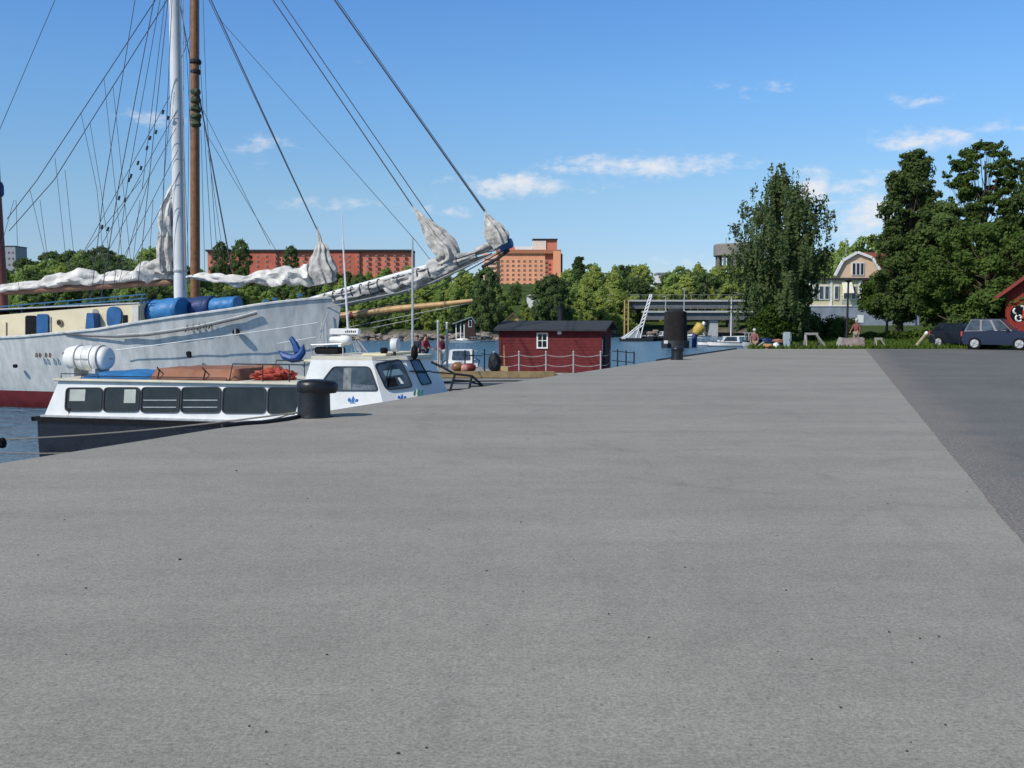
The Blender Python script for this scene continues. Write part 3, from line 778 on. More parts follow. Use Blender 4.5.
# ---- bridge
Yd = 198; dx_ = lambda px, Y=Yd: (px-512)/1026*Y
root = thing('road_bridge', (dx_(715), Yd, WZ), 'two level grey concrete road bridge across the inlet', 'bridge')
M['bconc'] = mat('bridge_concrete', (.42,.42,.41), .9, .15, .5)
M['bdark'] = mat('bridge_girder', (.13,.135,.14), .8, .2, .5)
zl = hgt(310.8, Yd)
MB().box(dx_(646), dx_(880), Yd, Yd+7, zl-.36, zl).build('lower_deck', M['bconc'], root)
MB().box(dx_(648), dx_(880), Yd+.5, Yd+6.5, zl-1.75, zl-.37).build('girder', M['bdark'], root)
zu = hgt(299.0, Yd)
MB().box(dx_(586), dx_(880), Yd+9, Yd+17, zu-.35, zu).build('upper_deck', M['bconc'], root)
MB().box(dx_(588), dx_(880), Yd+9.6, Yd+16.4, zu-1.8, zu-.36).build('girder', M['bdark'], root)
for px_ in (715, 795): MB().box(dx_(px_)-.8, dx_(px_)+.8, Yd+1, Yd+5.5, -3.5, zl-1.76).build('pier', M['bconc'], root)
for px_ in (640, 690, 745, 800): MB().box(dx_(px_)-.6, dx_(px_)+.6, Yd+10.5, Yd+15, -3.5, zu-1.81).build('pier', M['bdark'], root)
for (Y_, z_, a, b_) in ((Yd+.15, zl, 647, 880), (Yd+9.15, zu, 586, 880)):
    r_ = MB(); r_.tube([(dx_(a), Y_, z_+1.0), (dx_(b_), Y_, z_+1.0)], .04, 5)
    x = dx_(a)
    while x < dx_(b_): r_.tube([(x, Y_, z_), (x, Y_, z_+1.0)], .022, 4); x += 1.4
    r_.build('railing', mat('dull_rail', (.24,.25,.25), .7), root)
for px_, y0, y1 in ((684.5, 311, 289), (666, 311, 297), (770, 311, 290)):
    o = thing('street_lamp', P(px_, y0, Yd+.6), {684.5: 'tall pale lamp post on the bridge above the round dolphin', 666: 'short pale lamp post on the bridge left of the tall one', 770: 'lamp post on the bridge half hidden by the birch'}[px_], 'lamp post')
    z0_ = zl
    MB().tube([(dx_(px_), Yd+.6, z0_), (dx_(px_), Yd+.6, hgt(y1, Yd))], [.13, .07], 6).build('pole', M['galv'], o)
    MB().bbox(dx_(px_)-.5, dx_(px_)+.1, Yd+.45, Yd+.75, hgt(y1, Yd), hgt(y1, Yd)+.18, .04).build('lamp_head', M['galv'], o)

# ---- yellow gambrel house
Yh = 126; hx = lambda px: (px-512)/1026*Yh
root = thing('yellow_house', (hx(860), Yh, .7), 'yellow house with white gambrel gable and red tile roof behind the trees', 'building')
M['ywall'] = mat('peach_boards', (.68,.47,.31), .75, .1, 1)
M['ywall2'] = mat('pale_yellow_boards', (.56,.50,.32), .75, .1, 1)
M['rtile'] = mat('red_roof_tile', (.30,.07,.04), .8, .25, 3)
def hp(px, py, y=Yh): return Vector((hx(px)*1.0, y, hgt(py, Yh)))
gp = [(834.5, 278), (834.5, 276.5), (842, 261.8), (855.5, 254), (869.5, 259.2), (878.3, 273), (878.3, 278)]
MB().prism([hp(*p) for p in gp], (8.0, 5.2, 0)).build('gable', M['ywall'], root)
bb = MB()
for p, q in zip(gp[1:-1], gp[2:-1]):
    a, b2 = hp(*p), hp(*q); nn_ = Vector((-(b2-a).z, 0, (b2-a).x)).normalized()
    bb.prism([a-Vector((0, .35, 0)), b2-Vector((0, .35, 0)), b2-Vector((0, .35, 0))+nn_*.3, a-Vector((0, .35, 0))+nn_*.3], (0, .3, 0))
bb.build('bargeboard', M['white'], root)
rf = MB()
for p, q in zip(gp[1:-1], gp[2:-1]):
    a, b2 = hp(*p), hp(*q); nn_ = Vector((-(b2-a).z, 0, (b2-a).x)).normalized()
    rf.prism([a-Vector((0, .045, 0)), b2-Vector((0, .045, 0)), b2-Vector((0, .045, 0))+nn_*.22, a-Vector((0, .045, 0))+nn_*.22], (8.2, 5.3, 0))
rf.build('roof', M['rtile'], root)
MB().box(hx(892), hx(896), Yh+3.0, Yh+4.2, hgt(262, Yh), hgt(249, Yh)).build('chimney', M['brick_r'], root)
for c in (852.5, 856.6, 860.7) :
    f = MB().box(hx(c)-.27, hx(c)+.27, Yh-.10, Yh-.005, hgt(275.6, Yh), hgt(262.6, Yh)).build('window', M['white'], root)
    MB().box(hx(c)-.15, hx(c)+.15, Yh-.13, Yh-.101, hgt(274.8, Yh), hgt(263.6, Yh)).build('pane', M['glass'], f)
MB().box(hx(798), hx(884), Yh-2.2, Yh+7, hgt(280.5, Yh), hgt(278.6, Yh)).build('balcony_roof', M['roof_dark'], root)
MB().box(hx(803), hx(857), Yh-1.8, Yh+6.8, hgt(306, Yh), hgt(280.6, Yh)).build('wing_wall', M['ywall2'], root)
MB().box(hx(857)+.01, hx(912), Yh-.2, Yh+6.8, hgt(306, Yh), hgt(280.6, Yh)).build('wall', M['ywall'], root)
MB().box(hx(802), hx(913), Yh-1.95, Yh+6.6, -.2, hgt(306, Yh)-.01).build('foundation', mat('grey_blue_foundation', (.22,.25,.30), .9, .2, 1), root)
MB().box(hx(802)-.1, hx(857)+.1, Yh-2.05, Yh-1.81, hgt(306.6, Yh), hgt(305.6, Yh)).build('trim', M['white'], root)
for px0, px1 in ((804, 806.5), (825, 827), (853, 855.5)):
    MB().box(hx(px0), hx(px1), Yh-1.92, Yh-1.805, hgt(305.5, Yh), hgt(281, Yh)).build('trim', M['white'], root)
for c in (810.5, 816, 821.5, 831, 840, 848):
    f = MB().box(hx(c)-.29, hx(c)+.29, Yh-1.94, Yh-1.80, hgt(300, Yh), hgt(286, Yh)).build('window', M['white'], root)
    MB().box(hx(c)-.2, hx(c)+.2, Yh-1.98, Yh-1.945, hgt(299, Yh), hgt(287, Yh)).build('pane', M['glass_b'], f)
MB().prism([(hx(836), Yh-1.95, hgt(283, Yh)), (hx(846), Yh-1.95, hgt(283, Yh)), (hx(845), Yh-3.2, hgt(293.8, Yh)), (hx(834.5), Yh-3.2, hgt(293.8, Yh))], (0, .02, .05)).build('awning', mat('cream_canvas', (.68,.64,.52), .8), root)
for k in range(5):
    MB().box(hx(836), hx(846), Yh-1.9, Yh-1.80, hgt(296.4+k*1.8, Yh), hgt(295.8+k*1.8, Yh)).build('trim', M['white'], root)
MB().tube([P(899, 321, Yh-4.5), P(909, 304, Yh-3)], .09, 5).build('stair_rail', M['white'], root)
MB().box(hx(852), hx(858), Yh-2.0, Yh-1.96, hgt(322.5, Yh), hgt(315, Yh)).build('window', M['white'], root)
o = thing('television_antenna', hp(855, 256), 'thin roof aerial standing on the yellow house ridge', 'antenna')
a = MB(); a.tube([hp(855, 254, Yh+4), hp(855, 236, Yh+4)], .035, 5)
for k, w in enumerate((1.6, 2.6, 1.8)): a.tube([hp(855-w, 236.5+k*2, Yh+4), hp(855+w, 236.5+k*2, Yh+4)], .025, 4)
a.build('aerial', M['galv'], o)

# ---- red barn at right edge
Yn = 63; nx_ = lambda px: (px-512)/1026*Yn
def plank_mat(name, c, sc=9, axis='X', dark=.55, noise_var=.25):
    m, nt, b = node_mat(name)
    tc = nt.nodes.new('ShaderNodeTexCoord'); sx = nt.nodes.new('ShaderNodeSeparateXYZ'); nt.links.new(tc.outputs['Object'], sx.inputs[0])
    mt = nt.nodes.new('ShaderNodeMath'); mt.operation = 'MULTIPLY'; mt.inputs[1].default_value = sc; nt.links.new(sx.outputs[axis], mt.inputs[0])
    fr = nt.nodes.new('ShaderNodeMath'); fr.operation = 'FRACT'; nt.links.new(mt.outputs[0], fr.inputs[0])
    r = ramp(nt, fr.outputs[0], [(0, dark), (.10, 1.0), (.9, 1.0), (1.0, dark)])
    n = nnoise(nt, 4, 6, .7); r2 = ramp(nt, n.outputs['Fac'], [(.3, tuple(x*(1-noise_var) for x in c)), (.7, tuple(x*(1+noise_var) for x in c))])
    c_ = mul(nt, r2.outputs[0], r.outputs[0])
    nt.links.new(c_.outputs[0], b.inputs['Base Color']); b.inputs['Roughness'].default_value = .85; b.inputs['Specular IOR Level'].default_value = .2
    bp = nt.nodes.new('ShaderNodeBump'); bp.inputs['Distance'].default_value = .02; nt.links.new(r.outputs[0], bp.inputs['Height']); nt.links.new(bp.outputs['Normal'], b.inputs['Normal'])
    return m
M['falu'] = plank_mat('falu_red_boards', (.135,.026,.028), 6.5, 'Z', .6)
M['barn'] = plank_mat('barn_red_boards', (.24,.035,.025), 6, 'X')
root = thing('red_barn', (nx_(1045), Yn, 0), 'red boarded barn with red roof edge at the right edge of the photo', 'barn')
bM = Matrix.Translation(Vector((nx_(1052), Yn, 0))) @ Matrix.Rotation(math.radians(-27), 4, 'Z')
b_ = lambda x, y, z: bM @ Vector((x, y, z))
hz_, pz_ = hgt(290, Yn), hgt(257, Yn)
MB().prism([b_(-2.6, 0, -.1), b_(2.6, 0, -.1), b_(2.6, 0, hz_), b_(0, 0, pz_), b_(-2.6, 0, hz_)], b_(0, 8, 0)-b_(0, 0, 0)).build('wall', M['barn'], root)
for s_ in (-1, 1):
    a = b_(0, -.6, pz_+.12); b2 = b_(s_*3.35, -.6, hgt(300, Yn)+.1)
    MB().prism([a, b2, b2-Vector((0, 0, .26)), a-Vector((0, 0, .26))], b_(0, 9, 0)-b_(0, 0, 0)).build('roof', mat('red_roof_board', (.22,.035,.025), .7), root)
MB().box(-.7, .7, -.05, -.004, 0, 2.1, bM).build('door', M['white'], root)
# round dark board with white strokes and red edge hanging on the barn
Yn = 61.6
o = thing('painted_wall_sign', P(1017, 314, Yn-.1), 'dark round wall sign with curved white strokes on the barn', 'sign')
MB().lathe([(.5, -.04), (.5, .0)], axis='y', M=lambda q: Vector((nx_(1017.5)+q.x, Yn-.10+q.y, hgt(314, Yn)+q.z)), n=24).build('board', M['black'], o)
sg = MB()
for cxp, cyp, rr, a0, a1 in ((1014.5, 311, 2.6, 2.0, 4.6), (1020, 309, 2.8, -.6, 1.9), (1017.5, 318, 3.2, 2.2, 5.6), (1018, 317, 1.6, -1, 2)):
    sg.tube([(nx_(cxp+rr*math.cos(t)), Yn-.16, hgt(cyp-rr*math.sin(t), Yn)) for t in np.linspace(a0, a1, 9)], .055, 5)
sg.build('stroke', M['white'], o)
sg = MB(); sg.tube([(nx_(1021.5+.8*math.sin(k)), Yn-.16, hgt(310+k*2.2, Yn)) for k in range(5)], .07, 5); sg.build('stroke', M['red'], o)

# ------------------------------------------------------------------ pontoon and hut
PZ = -1.05
root = thing('pontoon', (0, 44, PZ), 'low concrete topped pontoon with yellow timber kerb carrying the red hut', 'pontoon')
MB().box(-4.4, 4.3, 34.6, 45.2, -1.9, PZ).build('deck', mat('pontoon_concrete', (.22,.215,.205), .9, .12, 1), root)
MB().box(-4.6, 5.6, 45.2+.002, 53.5, -1.9, PZ-.004).build('deck', M['grey_wood'], root)
MB().bbox(-4.4, 1.9, 44.95, 45.25, PZ+.003, PZ+.30, .03).build('kerb', mat('yellow_timber', (.27,.20,.10), .8, .25, 3, bump=.3), root)
Yk = 49.3; kx = lambda px: (px-512)/1026*Yk
root = thing('red_hut', (kx(550), Yk+1.5, PZ), 'small falu red wooden hut with dark felt roof on the pontoon', 'hut')
zb, ze = PZ+.02, hgt(329, Yk)
x0, x1 = kx(500.5), kx(600.5)
Dp = 3.4; zr = ze+.26
# walls follow a footprint turned slightly so the right gable end shows
hutM = Matrix.Translation(Vector((x1, Yk, 0))) @ Matrix.Rotation(math.radians(-14), 4, 'Z')
W_ = (x1-x0)/math.cos(math.radians(14))
h = lambda x, y, z: hutM @ Vector((x, y, z))
MB().prism([h(-W_, 0, zb), h(-W_, Dp, zb), h(-W_, Dp, ze), h(-W_, Dp/2, zr), h(-W_, 0, ze)], h(0,0,0)-h(-W_,0,0)).build('wall', M['falu'], root)
for s_ in (0, 1):
    ya = -.32 if s_ == 0 else Dp+.32
    zz = ze-.10
    pr = [h(-W_-.3, ya, zz), h(-W_-.3, Dp/2, zr+.06), h(-W_-.3, Dp/2, zr+.14), h(-W_-.3, ya, zz+.09)]
    MB().prism(pr, h(.35,0,0)-h(-W_-.3,0,0)).build('roof', M['roof_dark'], root)
for xx in (-W_-.03, -.0):
    MB().box(xx-.06, xx+.07, -.03, .06, zb, ze-.06, hutM).build('corner_board', M['falu'], root)
wx0, wx1 = -(600.5-535.3)*Yk/1026, -(600.5-547)*Yk/1026
wz0, wz1 = hgt(349, Yk), hgt(332.8, Yk)
f = MB()
t = .07
f.box(wx0, wx1, -.05, -.01, wz0, wz0+t, hutM); f.box(wx0, wx1, -.05, -.01, wz1-t, wz1, hutM)
f.box(wx0, wx0+t, -.05, -.01, wz0+t, wz1-t, hutM); f.box(wx1-t, wx1, -.05, -.01, wz0+t, wz1-t, hutM)
cxm, czm = (wx0+wx1)/2, (wz0+wz1)/2
f.box(cxm-.018, cxm+.018, -.045, -.012, wz0+t, wz1-t, hutM); f.box(wx0+t, wx1-t, -.043, -.014, czm-.018, czm+.018, hutM)
f = f.build('window', M['white'], root)
MB().box(wx0+t, wx1-t, -.011, -.003, wz0+t, wz1-t, hutM).build('pane', M['glass'], f)
MB().bbox(kx(557)-x1, kx(561)-x1, -.13, -.003, hgt(334.5, Yk), hgt(331, Yk), .02, hutM).build('wall_lamp', M['white'], root)
f = MB().box(.003, .05, 1.1, 1.95, zb+.05, zb+1.75, hutM).build('door', M['dark'], root)
MB().box(.003, .04, .35, .5, zb+.9, zb+1.6, hutM).build('trim', M['white'], root)
MB().lathe([(.15, 0), (.15, .95), (.18, .96), (.18, 1.02)], h(-W_*.47, Dp*.55, zr-.15), n=12).build('stove_pipe', M['dark'], root)

# chain posts in front of the hut
posts = [(519, 46.4), (546, 46.2), (573.5, 45.9), (600.7, 45.4)]
base0 = thing('chain_post', G(519, 374.5, PZ), 'white steel chain post before the hut, first left of the window', 'post', 'white chain posts before the red hut')
pb = P(519, 350.3, base0.location.y)
MB().tube([base0.location, Vector((base0.location.x, base0.location.y, PZ+1.05))], .035, 8).build('pole', M['galv'], base0)
MB().lathe([(.075, 0), (.075, .02), (.04, .03)], base0.location, n=10).build('foot', M['galv'], base0)
MB().lathe([(.045, -.01), (.05, .02), (.03, .05), (.005, .06)], base0.location+Vector((0, 0, 1.05)), n=10).build('cap', M['galv'], base0)
Yc = base0.location.y
pl = [base0.location.copy()]
for px_, lb_ in ((546, 'white steel chain post directly below the hut window'), (573.5, 'white steel chain post before the hut, second from its right corner'), (600.7, 'white steel chain post at the right corner of the hut')):
    q = Vector(((px_-512)/1026*(Yc+.1), Yc, PZ)); dup(base0, q, label=lb_); pl.append(q)
q = Vector(((494-512)/1026*Yc, Yc, PZ)); dup(base0, q, label='white steel chain post left of the hut and the shovel'); pl.insert(0, q)
q = Vector(((610.5-512)/1026*(Yc+2.5), Yc+2.5, PZ)); dup(base0, q, label='chain post past the hut corner against its dark side'); pl.append(q)
for a, b_, i in [(pl[i], pl[i+1], i) for i in range(len(pl)-1)]:
    for hh, nm in ((.93, 'upper'), (.47, 'lower')):
        pts = [a.lerp(b_, t)+Vector((0, 0, hh-.10*4*t*(1-t))) for t in np.linspace(0, 1, 9)]
        o = MB().tube(pts, .017, 5).build('chain', M['wire_light'])
        tag(centred(o), '%s white chain hanging %s' % (nm, ('left of the shovel', 'between the shovel and the first post', 'between the posts either side of the window', 'between the posts under the wall lamp', 'between the last two front posts', 'at the dark right corner of the hut')[min(i+(0 if len(pl) > 6 else 0), 5)]), 'chain', 'white chains before the red hut')
# shovel in yellow box
o = thing('wooden_post_box', G(504.5, 374.5, PZ), 'upright wooden pole standing in a yellow box left of the hut', 'box')
gb = o.location
MB().bbox(gb.x-.18, gb.x+.18, gb.y-.05, gb.y+.25, PZ, PZ+.36, .02).build('box', mat('yellow_box', (.50,.36,.16), .7), o)
MB().tube([(gb.x, gb.y+.1, PZ+.361), (gb.x-.02, gb.y+.1, PZ+1.36)], .03, 6).build('handle', M['spruce'], o)
# dark handrail on gangway right of the hut
o = thing('gangway_railing', G(612, 372, PZ), 'dark steel handrail posts on the gangway right of the hut', 'railing')
for px_ in (617.5, 626, 634):
    a = P(px_, 364, 45.0); MB().tube([Vector((a.x, a.y, -.95)), Vector((a.x, a.y, hgt(349+(px_-617)*.15, 45)))], .03, 6).build('post', M['dark'], o)
for dz in (0, .42): MB().tube([P(612, 351, 45.2)-Vector((0, 0, dz)), P(635, 353, 44.9)-Vector((0, 0, dz))], .02, 5).build('rail', M['dark'], o)
MB().box(P(611, 360, 45).x+.3, P(640, 360, 45).x, 44.6, 46.2, -1.25, -1.0).build('deck', M['grey_wood'], o)
# rear pier where people stand
root = thing('pier', (-3.8, 58, -1.1), 'long low wooden pier with pale mooring poles behind the passenger boat', 'pier')
MB().box(-7.2, -1.6, 53.7, 56.6, -1.35, -1.10).build('deck', M['grey_wood'], root)
MB().box(-6.6, -4.6, 56.6+.01, 66, -1.35, -1.104).build('deck', M['grey_wood'], root)
for i in range(9):
    MB().tube([(-6.9+i*.65, 53.9, -3), (-6.9+i*.65, 53.9, -1.36)], .09, 6).build('pile', M['grey_wood'], root)
for px_, y0_, y1_, Y_, lb_ in ((438, 368, 322, 54, 'left one of two tall pale poles by the dock'), (447, 368, 323.5, 54.4, 'right one of two tall pale poles by the dock')):
    a = P(px_, 330, Y_); o = thing('mooring_pole', (a.x, Y_, -1.1), lb_, 'pole')
    MB().tube([(a.x, Y_, -1.1), (a.x, Y_, hgt(y1_, Y_))], .06, 8).build('pole', M['galv'], o)
    MB().lathe([(.065, 0), (.07, .05), (.01, .09)], (a.x, Y_, hgt(y1_, Y_)), n=8).build('cap', M['white'], o)
for i, (px_, y0_, y1_) in enumerate(((473, 375, 350), (484.5, 373, 349), (491.5, 373, 353), (465, 370, 350))):
    a = P(px_, 360, 47.5+i); o = thing('railing_post', (a.x, a.y, PZ), ('dark post beside the white cabin boat', 'dark post standing behind the timber kerb', 'short dark post next to the tarpaulin heap', 'dark post before the stern of the cabin boat')[i], 'post', 'dark posts left of the hut')
    MB().tube([(a.x, a.y, PZ), (a.x, a.y, hgt(y1_, a.y))], .035, 6).build('pole', M['dark'], o)
    MB().tube([(a.x-.15, a.y, hgt(y1_+5, a.y)), (a.x+.45, a.y, hgt(y1_+6, a.y))], .018, 5).build('rail', M['dark'], o)

def lump(mb, c, r, seed, amp=.25, n=14, fr=1.6):
    c = Vector(c); vs = []; fs = []
    for i in range(n+1):
        th = PI*i/n
        for k in range(2*n):
            ph = PI*k/n
            d = Vector((math.sin(th)*math.cos(ph), math.sin(th)*math.sin(ph), math.cos(th)))
            s_ = 1+amp*noise.noise(d*fr+Vector((seed*3.3, 0, 0)))+amp*.4*noise.noise(d*fr*3.1+Vector((seed*1.3, 0, 7)))
            vs.append(c+Vector((d.x*r[0], d.y*r[1], d.z*r[2]))*s_)
    m_ = 2*n
    for i in range(n):
        for k in range(m_): fs.append((i*m_+k, i*m_+(k+1)%m_, (i+1)*m_+(k+1)%m_, (i+1)*m_+k))
    return mb.add(vs, fs)
o = lump(MB(), P(494.5, 363, 46.6), (.28, .4, .48), 3).build('covered_heap', M['dark'], None, True); tag(centred(o), 'dark tarpaulin covered heap at the left corner of the hut', 'heap')
# rope coils and fenders (reddish heap by the kerb)
for i, (px_, py_, rr, mm_, lb_) in enumerate(((457.5, 367, .22, 'wood', 'brown fender lying left in the reddish heap by the kerb'), (464.5, 368.5, .20, 'pinkf', 'pink fender in the middle of the heap by the kerb'), (470, 367.5, .19, 'dark', 'dark red fender lying right in the heap by the kerb'))):
    if mm_ == 'pinkf': M['pinkf'] = mat('faded_pink_buoy', (.48,.22,.18), .5)
    a = P(px_, py_, 45.7); o = thing('fender', a, lb_, 'fender')
    MB().lathe([(.01, -.27), (.1, -.25), (rr, -.12), (rr, .12), (.1, .25), (.01, .27)], a, axis='x', n=14).build('body', M[mm_] if mm_ != 'dark' else mat('dark_red_rubber', (.14,.02,.02), .5), o, True)
    MB().tube([a+Vector((.26, 0, 0)), a+Vector((.4, 0, -.02)), a+Vector((.5, -.1, -.12))], .012, 5).build('rope', M['rope'], o)
# ropes lying on the pontoon and coil by the post
def floor_rope(pts, z, lb_, r=.02, m_='dark'):
    q = [G(px_, py_, z)+Vector((0, 0, r)) for px_, py_ in pts]
    # smooth
    out = []
    for a, b_, c, d in zip([q[0]]+q[:-2], q[:-1], q[1:], q[2:]+[q[-1]]):
        for t in (0, .25, .5, .75):
            out.append(.5*((2*b_)+(c-a)*t+(2*a-5*b_+4*c-d)*t*t+(-a+3*b_-3*c+d)*t**3))
    out.append(q[-1]); o = MB().tube(out, r, 5).build('rope', M[m_]); tag(centred(o), lb_, 'rope'); return o
floor_rope([(440, 383.5), (470, 382), (505, 381.5), (524, 381.6)], PZ, 'straight dark hose lying on the pale pontoon', .025)
floor_rope([(437, 391), (480, 389.5), (515, 389.5), (533, 387.6), (538, 386.6), (530, 386), (505, 386.2), (470, 387)], PZ, 'looped dark hose lying on the pontoon front', .028)
floor_rope([(556, 378), (552, 376.5), (557, 374.8), (562, 375.6), (561, 377), (555, 377.4), (551, 378.4)], PZ, 'small pale rope coil at the foot of the chain post', .03, 'wire_light')

# ------------------------------------------------------------------ small boats
def motorboat(name, base, L, Wd, hh, rz, label, cat, cabin=True, hullm='white', canopy=None, deckm='white'):
    root = thing(name, base, label, cat); T = Matrix.Translation(Vector(base)) @ Matrix.Rotation(rz, 4, 'Z')
    mb = MB(); vs = []; fs = []; ns = 12
    for i in range(ns+1):
        t = i/ns; b_ = Wd/2*(1-max(0, (t-.45)/.55)**2.2)*.98+.02
        sh = hh*(1+.25*t*t)
        for (k, z) in ((.55, -.25), (.85, .12*hh), (1, sh), (.88, sh+.02), (.84, sh-.12*hh)):
            pass
        row = [(-b_, sh), (-b_*.9, hh*.35), (-b_*.55, -.22), (b_*.55, -.22), (b_*.9, hh*.35), (b_, sh)]
        for (y, z) in row: vs.append(T @ Vector((t*L-(0.0 if z > 0 else t*.12*L), y, z)))
    for i in range(ns):
        for k in range(5): a = i*6+k; fs.append((a, a+1, a+7, a+6))
        fs.append((i*6, i*6+6, i*6+11, i*6+5))
    fs.append((0, 1, 2, 3, 4, 5))
    mb.add(vs, fs).build('hull', M[hullm], root)
    for s_ in (-1, 1):
        MB().tube([T @ Vector((i/ns*L, s_*(Wd/2*(1-max(0, (i/ns-.45)/.55)**2.2)*.98+.03), hh*(1+.25*(i/ns)**2)+.01)) for i in range(ns+1)], .035, 5).build('rubbing_strip', M['dark'], root)
    if cabin:
        c0, c1 = L*.30, L*.66; w = Wd*.36; z0, z1 = hh*1.02, hh*1.02+.75
        p = [T @ Vector(q) for q in ((c0, -w, z0), (c1+.35, -w*.8, z0), (c1+.35, w*.8, z0), (c0, w, z0), (c0+.1, -w*.9, z1), (c1-.15, -w*.75, z1), (c1-.15, w*.75, z1), (c0+.1, w*.9, z1))]
        MB().hexa(p).build('cabin', M['white'], root)
        for q in ((0, 1, 5, 4), (1, 2, 6, 5), (2, 3, 7, 6), (3, 0, 4, 7)):
            pts = [p[k] for k in q]; c = sum(pts, Vector())/4; nn_ = (pts[1]-pts[0]).cross(pts[3]-pts[0]).normalized()
            if nn_.dot(c-(T @ Vector(((c0+c1)/2, 0, (z0+z1)/2)))) < 0: nn_ = -nn_
            w4 = [c+(k-c)*.72+Vector((0, 0, .06)) for k in pts]
            MB().prism([k+nn_*.004 for k in rpoly(w4, .08)], nn_*.015).build('window', M['glass_b'], root)
    if canopy:
        mb = MB(); lump(mb, T @ Vector((L*.3, 0, hh+.1)), (L*.26, Wd*.42, min(.38, .2+hh*.2)*(.55 if L < 2 else 1)), 5, .3); mb.build('cover', M[canopy], root, True)
    r_ = MB()
    for t in (.68, .8, .92):
        b_ = Wd/2*(1-max(0, (t-.45)/.55)**2.2)
        for s_ in (-1, 1): r_.tube([T @ Vector((t*L, s_*b_*.9, hh*1.2)), T @ Vector((t*L, s_*b_*.9, hh*1.2+.45))], .015, 4)
    for s_ in (-1, 1):
        r_.tube([T @ Vector((t*L, s_*Wd/2*(1-max(0, (t-.45)/.55)**2.2)*.9, hh*1.2+.45)) for t in (.6, .68, .8, .92, 1.0)], .016, 4)
    r_.build('pulpit', M['galv'], root)
    return root
motorboat('cabin_boat', (P(461, 362, 60).x, 58.2, -2.0), 6.2, 2.1, .95, PI/2, 'white cabin boat with square windows moored behind the dock poles', 'boat')
motorboat('cabin_cruiser', (P(747, 343, 128).x+.6, 128, WZ), 5.6, 2.2, .55, PI, 'white cabin cruiser moored at the bank left of the bushes', 'boat')
o = thing('sailboat', (P(728, 343, 131).x, 132, WZ), 'slim white sailing boat with bare mast behind the cabin cruiser', 'boat')
motor = motorboat('hull_src', (P(742, 343, 131).x, 132, WZ), 5.5, 1.7, .45, PI, 'x', 'boat', cabin=False, canopy='white')
for c in list(motor.children):
    c.parent = o; c.location = motor.location-o.location
bpy.data.objects.remove(motor)
a = P(731, 330, 132); MB().tube([(a.x, 132, WZ+.4), (a.x, 132, hgt(294, 132))], [.09, .06], 6).build('mast', M['white_metal'], o)
MB().tube([(a.x, 132, WZ+1.2), (a.x+2.2, 132, WZ+1.25)], .07, 6).build('boom', M['white_metal'], o)
MB().tube([(a.x, 132, hgt(294, 132)), (a.x-2.3, 132, WZ+.55)], .012, 4).build('stay', M['wire'], o)
motorboat('small_boat', (P(655, 338, 168).x, 170, WZ), 4.2, 1.8, .6, .2, 'small white cabin boat moored left of the dolphin', 'boat')
motorboat('small_boat', (P(688, 338, 172).x, 174, WZ), 4.4, 1.9, .5, .1, 'small pale boat moored under the bridge right of the dolphin', 'boat', canopy='white_metal')
motorboat('small_boat', (P(642, 339, 165).x, 166, WZ), 4.0, 1.7, .5, .1, 'dark hulled boat with grey cover at the far bank', 'boat', cabin=False, hullm='dark', canopy='grey_wood')
motorboat('small_boat', (P(455, 341, 147).x, 147, WZ), 3.6, 1.5, .35, .05, 'white open boat moored before the dark boathouse', 'boat', cabin=False, canopy='white')
motorboat('small_boat', (P(648, 340, 160).x, 161, WZ), 3.2, 1.4, .4, .3, 'low dark rowing boat right of the lattice derrick', 'boat', cabin=False, hullm='navy', canopy='dark')
# dinghies at quay corner right
motorboat('dinghy', (P(772, 350, 56).x, 55.5, .0), 1.7, .8, .28, PI*.9, 'small blue and white dinghy pulled up at the quay corner', 'boat', cabin=False, hullm='galv', canopy='tarp_navy')
motorboat('dinghy', (P(771, 350, 55).x, 54.8, 0.0), 1.2, .6, .25, .3, 'small dinghy with brown cover beside the blue dinghy', 'boat', cabin=False, hullm='blue', canopy='tarp_brown')
# lattice derrick
root = thing('lattice_derrick', P(636, 338, 158), 'white lattice derrick leaning right on a barge beyond the hut', 'crane')
Yl = 158; q = lambda px, py, dy=0: P(px, py, Yl+dy)
MB().hexa([q(620, 343), q(652, 343), q(652, 343, 4), q(620, 343, 4), q(619, 338), q(654, 338), q(654, 338, 4), q(619, 338, 4)]).build('barge', M['dark'], root)
mb = MB()
for a, b_ in (((640.5, 324), (650, 294.5)), ((643.5, 325), (652, 295)), ((622, 339), (640.5, 324)), ((624, 339), (643.5, 325)), ((640.5, 324), (636, 338)), ((643.5, 325), (640.5, 338)), ((641, 325), (628, 338))):
    for dy in (0, 1.0): mb.tube([q(*a, dy), q(*b_, dy)], .085, 6)
for k in range(9):
    t = k/8; t2 = min(1, (k+1)/8)
    a = q(640.5, 324).lerp(q(650, 294.5), t); b_ = q(643.5, 325).lerp(q(652, 295), t2)
    mb.tube([a, b_], .08, 4)
mb.build('jib', M['white'], root)
mb = MB(); mb.prism([q(621, 338), q(641, 338), q(640, 331), q(634, 330)], (0, 1.5, 0)).build('machine_house', M['galv'], root)
for px_, lb_ in ((624.5, 'left one of two pale poles beside the derrick'), (628.3, 'right one of two pale poles beside the derrick')):
    a = P(px_, 330, 163); o = MB().tube([(a.x, 163, -3), (a.x, 163, hgt(300, 163))], [.14, .1], 6).build('mooring_pole', M['spruce']); tag(centred(o), lb_, 'pole')
